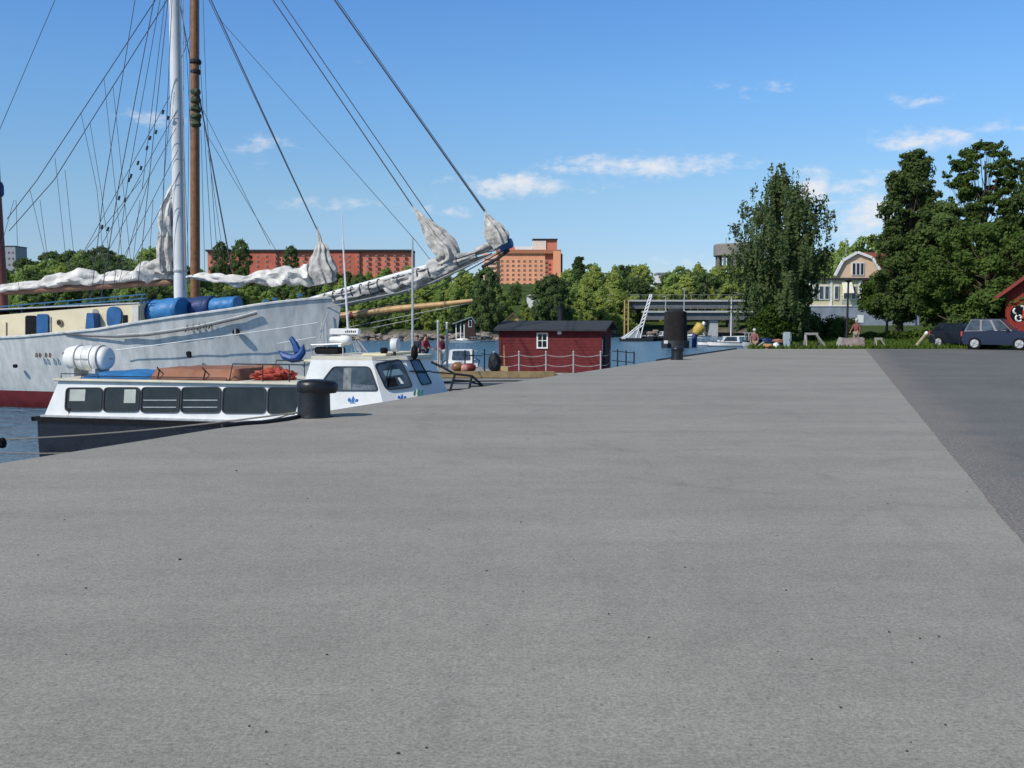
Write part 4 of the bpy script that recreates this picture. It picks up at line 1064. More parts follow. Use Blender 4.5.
# dolphin (pile cluster) and buoy
Yq = 124; c = P(675.3, 340, Yq)
root = thing('mooring_dolphin', (c.x, Yq, WZ), 'big round dark mooring dolphin standing in the water', 'dolphin')
k_ = Yq/1026
MB().lathe([(14*k_, -1.5), (14*k_, .75), (13*k_, .9)], (c.x, Yq, WZ), n=28).build('foot', M['dark'], root, True)
mb = MB()
for i in range(46):
    a = i/46*2*PI; rr = 11.3*k_; p = Vector((c.x+rr*math.cos(a), Yq+rr*math.sin(a), 0)); p2 = Vector((c.x+rr*.84*math.cos(a), Yq+rr*.84*math.sin(a), 0))
    mb.tube([(p.x, p.y, -3), (p2.x, p2.y, hgt(312, Yq)+.06*math.sin(i*7.3))], .17, 6)
mb.build('pile_ring', mat('tarred_piles', (.016,.013,.012), .9, .4, 1.5), root)
MB().lathe([(9.6*k_, 0), (9*k_, .25), (6*k_, .45), (2*k_, .6)], (c.x, Yq, hgt(313.5, Yq)), n=20).build('top', M['dark'], root)
MB().bbox(c.x-13.3*k_, c.x-9.5*k_, Yq-1.95, Yq-1.5, hgt(343.5, Yq), hgt(340.2, Yq), .05).build('marker_plate', M['white'], root)
Yv = 128; q = lambda px, py: P(px, py, Yv)
root = thing('channel_buoy', q(695, 346), 'leaning yellow channel buoy with dark blue foot and white top', 'buoy')
MB().tube([q(694, 349), q(694.5, 336), q(697, 333)], [.30, .36, .3], 12).build('foot', M['tarp_navy'], root, True)
MB().tube([q(695.2, 334), q(697.5, 331), q(701.5, 326), q(703, 324.6)], [.42, .68, .72, .3], 14).build('body', mat('yellow_buoy_paint', (.50,.34,.07), .5), root, True)
MB().tube([q(703, 325.2), q(704.5, 322)], [.22, .2], 8).build('top_light', M['white'], root)

# ------------------------------------------------------------------ bollards
def bollard(name, c, rr, hh, label, rz=0, beak=1.45):
    root = thing(name, c, label, 'bollard'); c = Vector(c)
    MB().lathe([(rr*1.12, 0), (rr*1.12, .012), (rr*1.05, .02)], c, n=32).build('base_plate', M['dark'], root, True)
    MB().lathe([(rr*1.0, .02), (rr*.97, .06), (rr*.95, hh*.72)], c, n=32).build('column', M['boll'], root, True)
    mb = MB(); vs = []; fs = []; n = 36; prof = [(.93, .66), (.97, .70), (1.0, .78), (1.0, .87), (.96, .95), (.84, .995), (.5, 1.02), (.02, 1.03)]
    for r_, z in prof:
        for k in range(n):
            a = 2*PI*k/n; e = 1+(beak-1)*max(0, math.cos(a-rz))**3*min(1, r_*1.0)*(1 if z > .62 else .25)
            vs.append(c+Vector((rr*r_*e*math.cos(a), rr*r_*e*math.sin(a), hh*z*(1 - .02*e))))
    for i in range(len(prof)-1):
        for k in range(n): fs.append((i*n+k, i*n+(k+1)%n, (i+1)*n+(k+1)%n, (i+1)*n+k))
    fs += [tuple(range(n))[::-1], tuple((len(prof)-1)*n+k for k in range(n))]
    mb.add(vs, fs).build('cap', M['boll'], root, True)
    return root
M['boll'] = mat('black_cast_iron', (.007,.0075,.009), .42, .5, 7, bump=.18, bscale=18, spec=.5)
bc = G(311, 418.5); bollard('bollard', (bc.x, bc.y+.25, 0), .272, .61, 'big black iron bollard at the quay edge before the passenger boat', 0)
bc2 = G(678, 360); bollard('bollard', (bc2.x, bc2.y+.2, 0), .235, .50, 'small far black bollard at the quay edge in front of the dolphin', -.3, 1.12)

o = MB().tube([(edge_x(y)-.07, y, -.02) for y in np.linspace(38.5, 52.9, 12)], .075, 6).build('edge_fender', M['dark']); tag(centred(o), 'dark timber fender running along the far stretch of the quay edge', 'fender')
# ------------------------------------------------------------------ passenger boat
A = Vector((-12.25, 26.3, 0)); du = Vector((.969, -.247, 0)).normalized(); dv = Vector((.247, .969, 0)).normalized()
def B(u, v, z): return A + du*u + dv*v + Vector((0, 0, z))
def Bp(px, py, v=0):     # pixel -> (u, z) on the boat plane v
    r = ray(px, py); o = A + dv*v
    # r.xy*k = o + du*u
    det = r.x*(-du.y) + du.x*r.y
    k = (o.x*(-du.y) + du.x*o.y)/det
    p = Vector((r.x*k, r.y*k, 0)); return (p-o).dot(du), EYE + r.z*k
boat = thing('passenger_boat', B(5.5, 1.5, WZ), 'white and navy passenger boat with row of black framed windows at the quay', 'boat')
zg = Bp(34, 417)[1]; BW = 2.9
L1 = Bp(483, 375)[0]
def hb(t):     # half width along hull 0..1
    return BW/2*(1-max(0, (t-.72)/.28)**2.0*.97) if t > .72 else BW/2
vs = []; fs = []; mb = MB(); ns = 30
lv = [-2.9, WZ, -1.75, -1.3, zg-.14, zg]
for i in range(ns+1):
    t = i/ns; u = t*L1
    for side in (-1, 1):
        for j, z in enumerate(lv):
            fz = (z-lv[1])/(zg-lv[1]); w = hb(min(1, t+.10*(1-max(0, fz))*t))*(.965+.035*max(0, fz)**.7)
            zz = z + (.35*max(0, (t-.8)/.2)**2 if j >= 4 else 0)
            vs.append(B(u-(.5*(1-fz) if t > .9 else 0)*(t-.9)*10, BW/2+side*w, zz))
m_ = len(lv)
for i in range(ns):
    for side in (0, 1):
        o0 = (i*2+side)*m_; o1 = ((i+1)*2+side)*m_
        for j in range(m_-1): fs.append((o0+j, o0+j+1, o1+j+1, o1+j))
    fs.append(((i*2)*m_+m_-1, (i*2+1)*m_+m_-1, ((i+1)*2+1)*m_+m_-1, ((i+1)*2)*m_+m_-1))
fs.append(tuple(range(m_))+tuple(range(2*m_-1, m_-1, -1)))
o1_ = ns*2*m_; fs.append(tuple(o1_+k for k in range(m_))+tuple(o1_+k for k in range(2*m_-1, m_-1, -1)))
mb.add(vs, fs).build('hull', M['navy'], boat)
mb = MB(); mb.box(-.12, L1*.72, -.07, -.012, zg-.09, zg+.012, lambda q: B(*q)).build('rubbing_strake', M['black'], boat)
MB().box(-.12, -.02, -.07, BW+.02, zg-.1, zg+.01, lambda q: B(*q)).build('rubbing_strake', M['black'], boat)
MB().box(.1, L1*.72, -.005, BW, zg+.013, zg+.06, lambda q: B(*q)).build('deck_edge', M['galv'], boat)
# saloon
us0, zs0 = Bp(45, 413.5, .08); us1, zr_ = Bp(60, 382.3, .2); ue, _ = Bp(312, 383, .1)
zr_ = -.02; zs0 = zg+.061
V0, V1 = .07, BW-.07
sal = MB().hexa([B(us0, V0, zs0), B(ue+1.0, V0, zs0), B(ue+1.0, V1, zs0), B(us0, V1, zs0), B(us1, V0+.08, zr_), B(ue+.3, V0+.08, zr_), B(ue+.3, V1-.08, zr_), B(us1, V1-.08, zr_)]).build('saloon', M['white'], boat)
def wall_pt(px, py):     # on the slanted saloon side
    u, z = Bp(px, py, V0); f = (z-zs0)/(zr_-zs0); return B(u, V0+.08*f-.012, z)
wn = -dv
wins = [(66, 100.5), (104, 138), (141.5, 178), (181.5, 219), (223, 264), (268, 306)]
zw = [(388.2, 410.5), (388.0, 411), (387.8, 411.8), (387.8, 412), (388, 412.5), (388, 412.8)]
M['frame'] = mat('black_window_gasket', (.02,.02,.022), .5)
for (a, b_), (y0, y1) in zip(wins, zw):
    c4 = [wall_pt(a, y1), wall_pt(b_, y1), wall_pt(b_, y0), wall_pt(a, y0)]
    rp = rpoly(c4, .12, 4)
    f = MB().strip([p+wn*.004 for p in rp], .035, wn, .022).build('window_frame', M['frame'], boat)
    MB().prism([p+wn*.001 for p in rp], wn*.006).build('pane', M['glass'], f)
# pale reflections of seats / far window painted on the first panes as flat patches
for (px0, px1, y0, y1) in ((69, 84.5, 389.5, 401), (123.5, 135, 389.5, 403)):
    c4 = [wall_pt(px0, y1), wall_pt(px1, y1), wall_pt(px1, y0), wall_pt(px0, y0)]
    MB().prism([p+wn*.0085 for p in c4], wn*.003).build('pale_reflection', mat('pale_reflection_tone', (.42,.44,.40), .8), boat)
for (px0, px1) in ((143, 176), (183, 217)):
    for y in (400.2, 407.2):
        c4 = [wall_pt(px0, y+.35), wall_pt(px1, y+.35), wall_pt(px1, y-.35), wall_pt(px0, y-.35)]
        MB().prism([p+wn*.0085 for p in c4], wn*.004).build('window_bar', M['galv'], boat)
# saloon roof with overhang
MB().bbox(us1-.12, ue+.35, V0-.02, V1+.02, zr_+.001, zr_+.07, .02, lambda q: B(*q)).build('roof', mat('cream_deck_paint', (.60,.56,.45), .6, .12, 2), boat)
# handrail on the roof
r_ = MB(); zz = zr_+.07
for u0, u1, v, h_ in ((us1+.0, us1+1.1, .25, .12), (Bp(76, 380)[0], Bp(222, 380)[0], .22, .07)):
    r_.tube([B(u0, v, zz), B(u0, v, zz+h_), B(u1, v, zz+h_), B(u1, v, zz)], .014, 5)
r_.build('handrail', M['dark'], boat)
r_ = MB(); ua, ub = Bp(224, 380)[0], Bp(300, 380)[0]
for v in (.25, BW-.35):
    r_ = MB(); r_.tube([B(ua, v, zz), B(ua+.1, v, zz+.42), B(ub, v, zz+.42)], .016, 5)
    for f in (.45, .8): r_.tube([B(ua+(ub-ua)*f, v, zz), B(ua+(ub-ua)*f, v, zz+.42)], .014, 5)
    r_.build('roof_railing', M['dark'], boat)
# wheelhouse: loft between a bottom and a top outline
def WB(px, py, v): u, z = Bp(px, py, v); return u
z0w, z1w = zg+.02, .60
ub0, ub1 = WB(297, 383, 0)-.15, WB(384, 395, 0)+.15
bot = [(ub0, .03), (WB(386, 395, 0)+.05, .03), (WB(430, 397, .55), .62), (WB(430, 397, .55)+.22, BW-.62), (WB(386, 395, 0)+.05, BW-.03), (ub0, BW-.03)]
ut0 = WB(311, 363, .15)
top = [(ut0, .16), (WB(372, 360, .15), .16), (WB(403, 356, .55), .68), (WB(403, 356, .55)+.16, BW-.68), (WB(372, 360, .15), BW-.16), (ut0, BW-.16)]
nb = len(bot)
vs = [B(u, v, z0w) for u, v in bot]+[B(u, v, z1w) for u, v in top]
fs = [tuple(range(nb))[::-1], tuple(range(nb, 2*nb))]+[(i, (i+1) % nb, nb+(i+1) % nb, nb+i) for i in range(nb)]
wh = MB().add(vs, fs).build('wheelhouse', M['white'], boat)
def on_face(i, px, py):
    a, b_, d = vs[i], vs[(i+1) % nb], vs[nb+i]; nn_ = (b_-a).cross(d-a).normalized()
    if nn_.dot(a-B((ub0+ub1)/2, BW/2, 0)) < 0: nn_ = -nn_
    r = ray(px, py); O = Vector((0, 0, EYE)); k = (a-O).dot(nn_)/r.dot(nn_)
    return O+r*k, nn_
def face_window(i, pix, m_='glass_b', rad=.1, name='wheelhouse_window'):
    q = [on_face(i, *p) for p in pix]; nn_ = q[0][1]; rp = rpoly([p for p, _ in q], rad, 4)
    f = MB().strip([p+nn_*.004 for p in rp], .03, nn_, .02).build('window_frame', M['frame'], boat)
    MB().prism([p+nn_*.001 for p in rp], nn_*.006).build('pane', M[m_], f)
face_window(0, [(316, 390.5), (377.5, 390.5), (369, 366.8), (334, 366.8)])
face_window(1, [(386.5, 389.5), (412, 386.5), (400, 359.8), (375, 364.5)])
face_window(2, [(421.5, 384.5), (431, 383), (419, 360.5), (410, 360)], rad=.06)
def inner(face, pix, m_, name):
    q = [on_face(face, *p) for p in pix]; nn_ = q[0][1]
    MB().prism([p+nn_*.0085 for p, _ in q], nn_*.002).build(name, m_, boat)
inner(0, [(343, 389.5), (351, 389.8), (351.5, 368), (344, 368)], mat('dull_reflection_tone', (.20,.22,.22), .8, .4, 8), 'pale_reflection')  # pale strip on the glass, painted for light in the window's centre
inner(0, [(352, 389.8), (376, 389.8), (375, 385.5), (353, 384)], mat('grey_blue_seat', (.12,.14,.17), .8, .4, 8), 'seat_back')
inner(1, [(387.5, 387.5), (398, 386), (395, 377.5), (386, 378)], M['black'], 'console')
inner(1, [(385, 376.5), (404, 374.5), (399.5, 369), (383, 371)], mat('hazy_reflection_tone', (.16,.26,.30), .5, .3, 6), 'hazy_reflection')  # bluish patch on the glass, painted as a hazy reflection
inner(1, [(401, 384), (404, 383.5), (399.5, 377.5), (397.5, 378)], M['white'], 'instrument')
# roof of wheelhouse
MB().add([B(u+(.0 if k not in (2, 3) else .08), v, z1w+.002) for k, (u, v) in enumerate(top)]+[B(u+(.04 if k in (2, 3) else 0), v, z1w+.09) for k, (u, v) in enumerate(top)], fs).build('wheelhouse_roof', mat('cream_deck_paint', (.60,.56,.45), .6), boat)
MB().bbox(ut0-.22, ut0+1.35, .2, BW-.2, z1w-.06, z1w-.001, .015, lambda q: B(*q)).build('eave', M['cream'], boat)
ulr = WB(360, 356, .6)
MB().bbox(ut0+1.2, ulr+.75, .4, BW-.4, z1w+.0915, z1w+.15, .015, lambda q: B(*q)).build('roof_hatch', M['cream'], boat)
# centre pillar line and wiper
pn, nn_ = on_face(1, 390, 363); p2, _ = on_face(1, 384, 386)
MB().tube([pn+nn_*.04, p2+nn_*.05], .012, 5).build('wiper', M['black'], boat)
pn, nn_ = on_face(2, 408, 372); p2, _ = on_face(2, 429, 372)
MB().tube([pn+nn_*.05, p2+nn_*.05], .018, 5).build('grab_rail', M['dark'], boat)
# emblems
def emblem(face, px, py, s, m_, cols=None):
    c, nn_ = on_face(face, px, py); i = face
    a = (vs[(i+1) % nb]-vs[i]).normalized(); up = nn_.cross(a); up = up if up.z > 0 else -up
    mb = MB()
    def sh(pts): mb.prism([c+nn_*.006+a*x*s+up*y*s for x, y in pts], nn_*.004)
    sh([(-.12, -.25), (.2, -.25), (.32, .15), (.1, .6), (-.1, .15)])
    sh([(-.62, -.25), (-.2, -.25), (-.2, .1), (-.5, .35), (-.72, .05)])
    sh([(.38, -.25), (.8, -.2), (.86, .1), (.6, .2), (.42, .0)])
    sh([(-.4, -.45), (.5, -.45), (.35, -.32), (-.3, -.32)])
    mb.build('emblem', M[m_], boat)
M['emb'] = mat('blue_emblem_paint', (.02,.13,.42), .5); M['emb_g'] = mat('green_emblem_paint', (.05,.25,.17), .5)
emblem(0, 352.5, 400, .17, 'emb'); emblem(1, 401.5, 397.3, .14, 'emb')
c, nn_ = on_face(1, 414, 396)
a = (vs[2]-vs[1]).normalized(); up = Vector((0, 0, 1))
mb = MB()
for k in range(3):
    q = c+a*(.09*k); mb.prism([q+nn_*.006, q+a*.03+nn_*.006, q+a*.06+up*.13+nn_*.006, q+a*.02+up*.14+nn_*.006, q-a*.02+up*.06+nn_*.006], nn_*.004)
mb.build('lettering', M['emb_g'], boat)
# bow pulpit
r_ = MB(); tip = BW/2
def bl(px, py, v): u, z = Bp(px, py, v); return B(u, v, z)
r_.tube([bl(431, 362, .9), bl(440, 366, .95), bl(455, 374, 1.0), bl(472, 376, 1.2), bl(482, 385, 1.45), bl(483, 392, 1.5)], .028, 6)
r_.tube([bl(455, 374, 1.0), bl(450, 391, 1.0), bl(449, 396, 1.0)], .028, 6); r_.tube([bl(472, 376, 1.2), bl(468.5, 391, 1.2), bl(468, 394, 1.2)], .028, 6)
r_.tube([bl(452, 380, 1.0), bl(470, 381, 1.2), bl(483, 386, 1.45)], .02, 6); r_.tube([bl(431, 372, .9), bl(455, 374, 1.0)], .018, 6)
r_.build('bow_pulpit', M['dark'], boat)
# roof gear
pz = z1w+.155
b0 = Bp(348, 347, 1.6)
def bz(px, py, v): return Bp(px, py, v)
# radar
ul, zt_ = bz(330.5, 328.5, 1.5); ur, zb_ = bz(360, 335, 1.5)
MB().bbox(ul, ur, 1.42, 1.58, zb_, zt_, .02, lambda q: B(*q)).build('radar_scanner', M['white'], boat)
mb = MB()
for k in range(6):
    u_ = ur-.36+k*.05; mb.box(u_, u_+.03, 1.415, 1.419, (zt_+zb_)/2-.02, (zt_+zb_)/2+.025+.01*(k % 2), lambda q: B(*q))
mb.build('lettering', M['frame'], boat)
u_, z_ = bz(341, 340, 1.5)
MB().lathe([(.02, -.29), (.08, -.28), (.095, -.15), (.095, .0), (.13, .05), (.13, .2), (.08, .27), (.02, .28)], M=lambda q: B(u_, 1.5, z_)+du*(q.x-.25*0)+dv*q.y+Vector((0, 0, q.z)), axis='x', n=16).build('radar_dome', M['white'], boat, True)
MB().tube([B(u_, 1.5, z_-.1), B(u_, 1.5, z1w+.09)], .07, 8).build('radar_mount', M['white'], boat)
MB().tube([B(u_+.04, 1.5, z_+.1), B(u_+.04, 1.5, zb_)], .05, 8).build('radar_mount', M['white'], boat)
u1_, z1_ = bz(316, 356, .7); u2_, z2_ = bz(341, 347, .7)
MB().bbox(u1_, u2_, .6, 1.0, z1w+.12, z2_, .03, lambda q: B(*q)).build('battery_box', M['black'], boat)
r_ = MB(); 
pts = [B(u1_-.05, .55, z1w+.05), B(u1_-.05, .55, z2_+.05), B(u2_+.08, .55, z2_+.08), B(u2_+.12, .55, z2_-.05), B(u2_+.12, .55, z1w+.09)]
r_.tube(pts, .018, 6); r_.tube([bz and B(*((bz(327, 347, .6)[0], .6, bz(327, 347, .6)[1]))), B(bz(326, 322, .6)[0], .6, bz(326, 322, .6)[1])], .02, 6)
r_.build('roof_rail', M['galv'], boat)
def mastline(p0, p1, v, r0, name, m_='white_metal'):
    a = bz(*p0, v); b_ = bz(*p1, v)
    MB().tube([B(a[0], v, a[1]), B(b_[0], v, b_[1])], r0, 6).build(name, M[m_], boat)
mastline((348, 330), (343, 240), 1.7, [.032, .022], 'whip_antenna')
mastline((343, 240), (341.5, 210), 1.7, [.014, .008], 'whip_antenna')
mastline((412.5, 353), (412.5, 238), .9, [.032, .02], 'flag_staff', 'galv')
# searchlight
u_, z_ = bz(394.5, 345, .8)
MB().lathe([(.05, -.10), (.16, -.06), (.17, .08), (.155, .10)], M=lambda q: B(u_, .8, z_)+du*(q.y)+dv*(q.x)+Vector((0, 0, q.z)), axis='y', n=18).build('searchlight', M['white_metal'], boat, True)
MB().tube([B(u_, .8, z_-.15), B(u_, .8, z1w+.08)], .035, 6).build('searchlight_stand', M['dark'], boat)
u_, z_ = bz(384, 351, .7)
MB().lathe([(.03, 0), (.08, .05), (.10, .16), (.06, .2)], B(u_, .7, z1w+.09), n=12).build('horn', M['black'], boat, True)
u_, z_ = bz(417, 350, .8); MB().lathe([(.03, -.3), (.09, -.2), (.07, .0), (.02, .04)], B(u_-.1, .9, z1w+.3), n=12).build('navigation_light', M['black'], boat, True)
mb = MB()
for k in range(7):
    a_ = Vector((random.uniform(-.2, .5), random.uniform(-.2, .3), 0)); mb.tube([B(bz(352, 350, 1.2)[0]+a_.x, 1.2+a_.y, z1w+.15), B(bz(352, 350, 1.2)[0]+a_.x*.4, 1.2+a_.y, z1w+.45), B(bz(352, 350, 1.2)[0]+a_.x*.4+.15, 1.2+a_.y, z1w+.2)], .012, 5)
mb.build('cable', M['galv'], boat)
# covers on the roof
def cover_box(name, px0, px1, ybot, ytop, v0, v1, m_, label, slant=.12, cat='cover'):
    u0, u1 = Bp(px0, 380, v0)[0], Bp(px1, 380, v0)[0]; z0 = zr_+.075; z1 = z0+ytop
    bm = bmesh.new(); bmesh.ops.create_grid(bm, x_segments=22, y_segments=12, size=.5)
    vs_ = []; n = len(bm.verts)
    for v in bm.verts:
        u = u0+(v.co.x+.5)*(u1-u0); w = v0+(v.co.y+.5)*(v1-v0)
        ex = min(u-u0, u1-u, (w-v0)*1.0, v1-w); f = min(1, max(0, ex/slant))
        z = z0+(z1-z0)*f**.5 + .025*noise.noise(Vector((u*3, w*3, px0)))*f + .015*noise.noise(Vector((u*9, w*9, px0)))*f
        vs_.append(B(u, w, z))
    fs_ = [[v.index for v in f.verts] for f in bm.faces]
    mb = MB().add(vs_, fs_); bm.free()
    o = mb.build(name, M[m_], None, True); tag(centred(o), label, cat); return o
cover_box('tarpaulin', 79, 147, 0, .16, .22, BW-.5, 'tarp_blue', 'bright blue tarpaulin spread on the passenger boat roof', .5)
cover_box('tarpaulin', 149, 237, 0, .27, .25, BW-.3, 'tarp_brown', 'brown canvas cover boxed over the middle of the boat roof', .07)
cover_box('tarpaulin', 233, 262, 0, .20, 1.1, BW-.2, 'tarp_brown', 'smaller brown canvas cover lying right behind the big one', .15)
for px_ in (157, 203):
    u = Bp(px_, 378, .2)[0]; mbx = MB().tube([B(u, .22, zr_+.09), B(u+.03, .26, zr_+.30), B(u-.25, .6, zr_+.37)], .018, 5)
    o = mbx.build('strap', M['black']); tag(centred(o), 'black strap tied over the %s half of the brown cover' % ('left' if px_ == 157 else 'right'), 'strap')
mb = MB(); lump(mb, B(Bp(276, 375, 1.0)[0], .9, zr_+.20), (.42, .33, .15), 4, .6, 20, 3.2); lump(mb, B(Bp(266, 375, 1.0)[0], .75, zr_+.17), (.25, .2, .11), 9, .6, 16, 3); lump(mb, B(Bp(286, 375, 1.0)[0], 1.0, zr_+.18), (.25, .22, .12), 5, .6, 16, 3)
o = mb.build('life_jackets', mat('orange_red_cloth', (.36,.055,.035), .7, .3, 6), None, True); tag(centred(o), 'heap of red life jackets on the boat roof', 'life jackets')
mb = MB()
for k in range(5):
    lump(mb, B(Bp(244+k*7, 371, 1.8)[0], 1.9+.1*(k % 2), zr_+.22+.02*k), (.22, .25, .12), k, .4, 8, 2)
o = mb.build('folded_canvas', M['tarp_brown'], None, True); tag(centred(o), 'crumpled brown canvas heap behind the red life jackets', 'canvas')
# life raft canister
uc, zc = Bp(89, 358, 1.3); Lr = .70; rr = .335
raft = thing('life_raft', B(uc, 1.3, zc-rr), 'white life raft canister with dark bands on the boat roof', 'life raft')
def rl(q): return B(uc, 1.3, zc)+du*q.x+dv*q.y+Vector((0, 0, q.z))
prf = []
for t in np.linspace(-1, 1, 41):
    e = (1-abs(t)**7)**.5 if abs(t) < 1 else .02
    prf.append((max(.02, rr*e*(1+.035*math.cos(t*PI*4.5))), t*Lr))
MB().lathe(prf, M=rl, axis='x', n=28).build('canister', M['white'], raft, True)
MB().lathe([(rr+.015, 0), (rr+.015, .03)], M=lambda q: rl(Vector((q.x, q.y, q.z*1.0))) if False else B(uc, 1.3, zc)+du*(q.x*Lr/rr*.97)+dv*q.y+Vector((0, 0, q.z-.03)), axis='z', n=28).build('seam', M['wire_light'], raft)
for t in (-.33, .0, .33, .62):
    MB().lathe([(rr+.006, t*Lr-.016), (rr+.016, t*Lr), (rr+.006, t*Lr+.016)], M=rl, axis='x', n=28).build('band', M['grey_wood'], raft)
MB().lathe([(.04, -.02), (.04, .02)], M=lambda q: B(uc-Lr*.83, 1.3-rr*.72, zc+.12)+Vector((q.x, q.y, q.z)), axis='y', n=10).build('cap', M['dark'], raft)
for s_ in (-.3, .35):
    MB().box(uc+s_-.05, uc+s_+.05, 1.0, 1.6, zr_+.07, zc-rr*.8, lambda q: B(*q)).build('cradle', M['galv'], raft)
# bow fitting
MB().lathe([(.05, 0), (.05, .12), (.09, .14), (.09, .18)], B(.9, .12, zg+.06), n=10).build('bitt', M['dark'], boat)

# mooring lines of the small boat to the bollard
def hang(p, q, sag, n=14): return [p.lerp(q, t)+Vector((0, 0, -sag*4*t*(1-t))) for t in np.linspace(0, 1, n)]
bt = Vector((bc.x, bc.y+.25, 0))
for (pa, sag, r_, lb_) in ((P(-60, 441, 19.5), .10, .014, 'upper mooring rope running left from the big bollard'), (P(-60, 446, 19.5), .36, .012, 'lower slack mooring rope running left from the big bollard')):
    o = MB().tube(hang(pa, bt+Vector((-.29, .05, .07)), sag), r_, 6).build('mooring_rope', M['rope']); tag(centred(o), lb_, 'rope')
q = lambda px, py: G(px, py, 0)+Vector((0, 0, .03))
o = MB().tube([q(222, 427.5), q(240, 425.5), q(262, 424), q(285, 421), q(300, 418)], .03, 6).build('mooring_rope', M['dark']); tag(centred(o), 'thick dark rope lying on the quay left of the big bollard', 'rope')
c = P(5, 443.5, 18); o = lump(MB(), P(1, 443, 18), (.1, .1, .09), 2).build('buoy', M['black'], None, True); tag(centred(o), 'small black float hanging on the mooring rope at far left', 'float')

# ------------------------------------------------------------------ the schooner
C0 = Vector(((342.5-512)/1026*39.0, 39.0, 0)); D = Vector((-.95, .312, 0)).normalized(); NN = Vector((-.312, -.95, 0)).normalized()
def K(s, o, z): return C0 + D*s + NN*o + Vector((0, 0, z))
def Kp(px, py, off=0):
    r = ray(px, py); o = C0+NN*off
    det = r.x*(-D.y) + D.x*r.y
    k = (o.x*(-D.y) + D.x*o.y)/det
    p = Vector((r.x*k, r.y*k, 0)); return (p-o).dot(D), EYE+r.z*k
def S(px, py, off=0):
    s, z = Kp(px, py, off); return K(s, off, z)
HB = 3.0
def halfbeam(s): 
    t = min(1, max(0, s)/9.0); return HB*(1-(1-t)**2.1)*.99+.03
def hullside_s(px, it=12):
    off = 1.5
    for _ in range(it):
        s, z = Kp(px, 320, off); off = halfbeam(s)
    return s, off
sh = []
for px_, py_ in ((342, 297), (320, 298.3), (305, 299.5), (280, 302), (256, 305), (240, 308), (200, 313.5), (140, 322), (94, 330), (54, 333.5), (0, 338.5)):
    s, off = hullside_s(px_) if px_ < 340 else (0, 0)
    sh.append((max(0, s), Kp(px_, py_, off)[1]))
sh.append((sh[-1][0]+6, sh[-1][1]-.02)); sh.append((31, sh[-1][1]+.5)); sh.sort()
def sheer(s):
    for (a, b_), (c, d) in zip(sh, sh[1:]):
        if a <= s <= c: return b_+(d-b_)*(s-a)/(c-a+1e-9)
    return sh[-1][1] if s > 0 else sh[0][1]
M['hullw'] = mat('weathered_white_hull', (.60,.60,.58), .5, .1, 1.6, c2=(.41,.42,.41), detail=9)
M['hullr'] = mat('red_boot_top', (.16,.018,.022), .6, .25, 2)
def hull(root, C0_, L, hbf, shf, mats, rake=1.3, boot=-1.30, KK=K):
    S_ = [0, .12, .3, .6, 1, 1.5, 2, 2.7, 3.5, 4.5, 5.5, 7, 8.5, 10, 12, 14, 17, 20, 23, 26, 28.5, 30][: ]
    S_ = [x*L/30 for x in S_]
    vs = []; fs = []; mi = []; lv = None
    fr = [0, .12, .28, .45, .62, .8, .93, 1]
    mb = MB()
    for s in S_:
        zs_ = [-3.0, -2.3, WZ, -1.65, boot] + [boot+(shf(s)-boot)*f for f in fr[1:]]
        for sd in (-1, 1):
            for z in zs_:
                f = (z+2.3)/(shf(s)+2.3); fl = max(0, min(1, f))
                b_ = hbf(s)*(.60+.40*fl**.6 if s > 0 else 1)
                # bow: fine entry low down
                e = math.exp(-s/3.0); b_ *= (1-e*.62*(1-fl))
                if s > L*.8: b_ *= 1-.35*((s-L*.8)/(L*.2))**2
                vs.append(KK(s + rake*(1-fl)**1.0*math.exp(-s/6), sd*b_, z))
    m_ = 12
    for i in range(len(S_)-1):
        for sd in (0, 1):
            o0 = (i*2+sd)*m_; o1 = ((i+1)*2+sd)*m_
            for j in range(m_-1): fs.append((o0+j, o0+j+1, o1+j+1, o1+j)); mi.append(0 if j >= 4 else 1)
    fs.append(tuple(range(m_))+tuple(range(2*m_-1, m_-1, -1))); mi.append(0)
    e_ = (len(S_)-1)*2*m_; fs.append(tuple(e_+k for k in range(m_))+tuple(e_+k for k in range(2*m_-1, m_-1, -1))); mi.append(0)
    mb.v = vs; mb.f = fs; mb.mi = mi
    o = mb.build('hull', mats, root, True)
    # deck
    dk = MB(); v2 = []; f2 = []
    for i, s in enumerate(S_):
        zz = shf(s)-.30
        for sd in (-1, 1): v2.append(KK(s+.05, sd*hbf(s)*.96, zz))
        if i: f2.append((2*i-2, 2*i-1, 2*i+1, 2*i))
    dk.add(v2, f2).build('deck', M['grey_wood'], root)
    for sd in (-1, 1):
        MB().tube([KK(s, sd*hbf(s)*(1-.35*max(0, (s-L*.8)/(L*.2))**2), shf(s)) for s in S_], .055, 6).build('cap_rail', mats[0], root)
    return o
ship = thing('sailing_ship', K(12, 0, WZ), 'long white hulled sailing ship with furled sails and red waterline band', 'ship')
hull(ship, C0, 31, halfbeam, sheer, [M['hullw'], M['hullr']], rake=.75)
# raised strake / rubbing line along the side
pts = []
for px_, py_ in ((64, 333.5), (90, 336.2), (118, 336.8), (147, 335.3), (175, 331.5), (200, 327.5), (240, 318.5), (258, 313.5)):
    s, off = hullside_s(px_); pts.append(K(s, off*(1.0)+.05, Kp(px_, py_, off)[1]))
MB().tube(pts, .035, 6).build('rubbing_strake', mat('dark_strake', (.10,.10,.11), .7), ship)
MB().tube([p+Vector((0, 0, .07)) for p in pts[2:]], .03, 5).build('rubbing_strake', M['hullw'], ship)
def side(px, py, out=.03):
    s, off = hullside_s(px); off *= .985; z = Kp(px, py, off)[1]; return K(s, off+out, z)
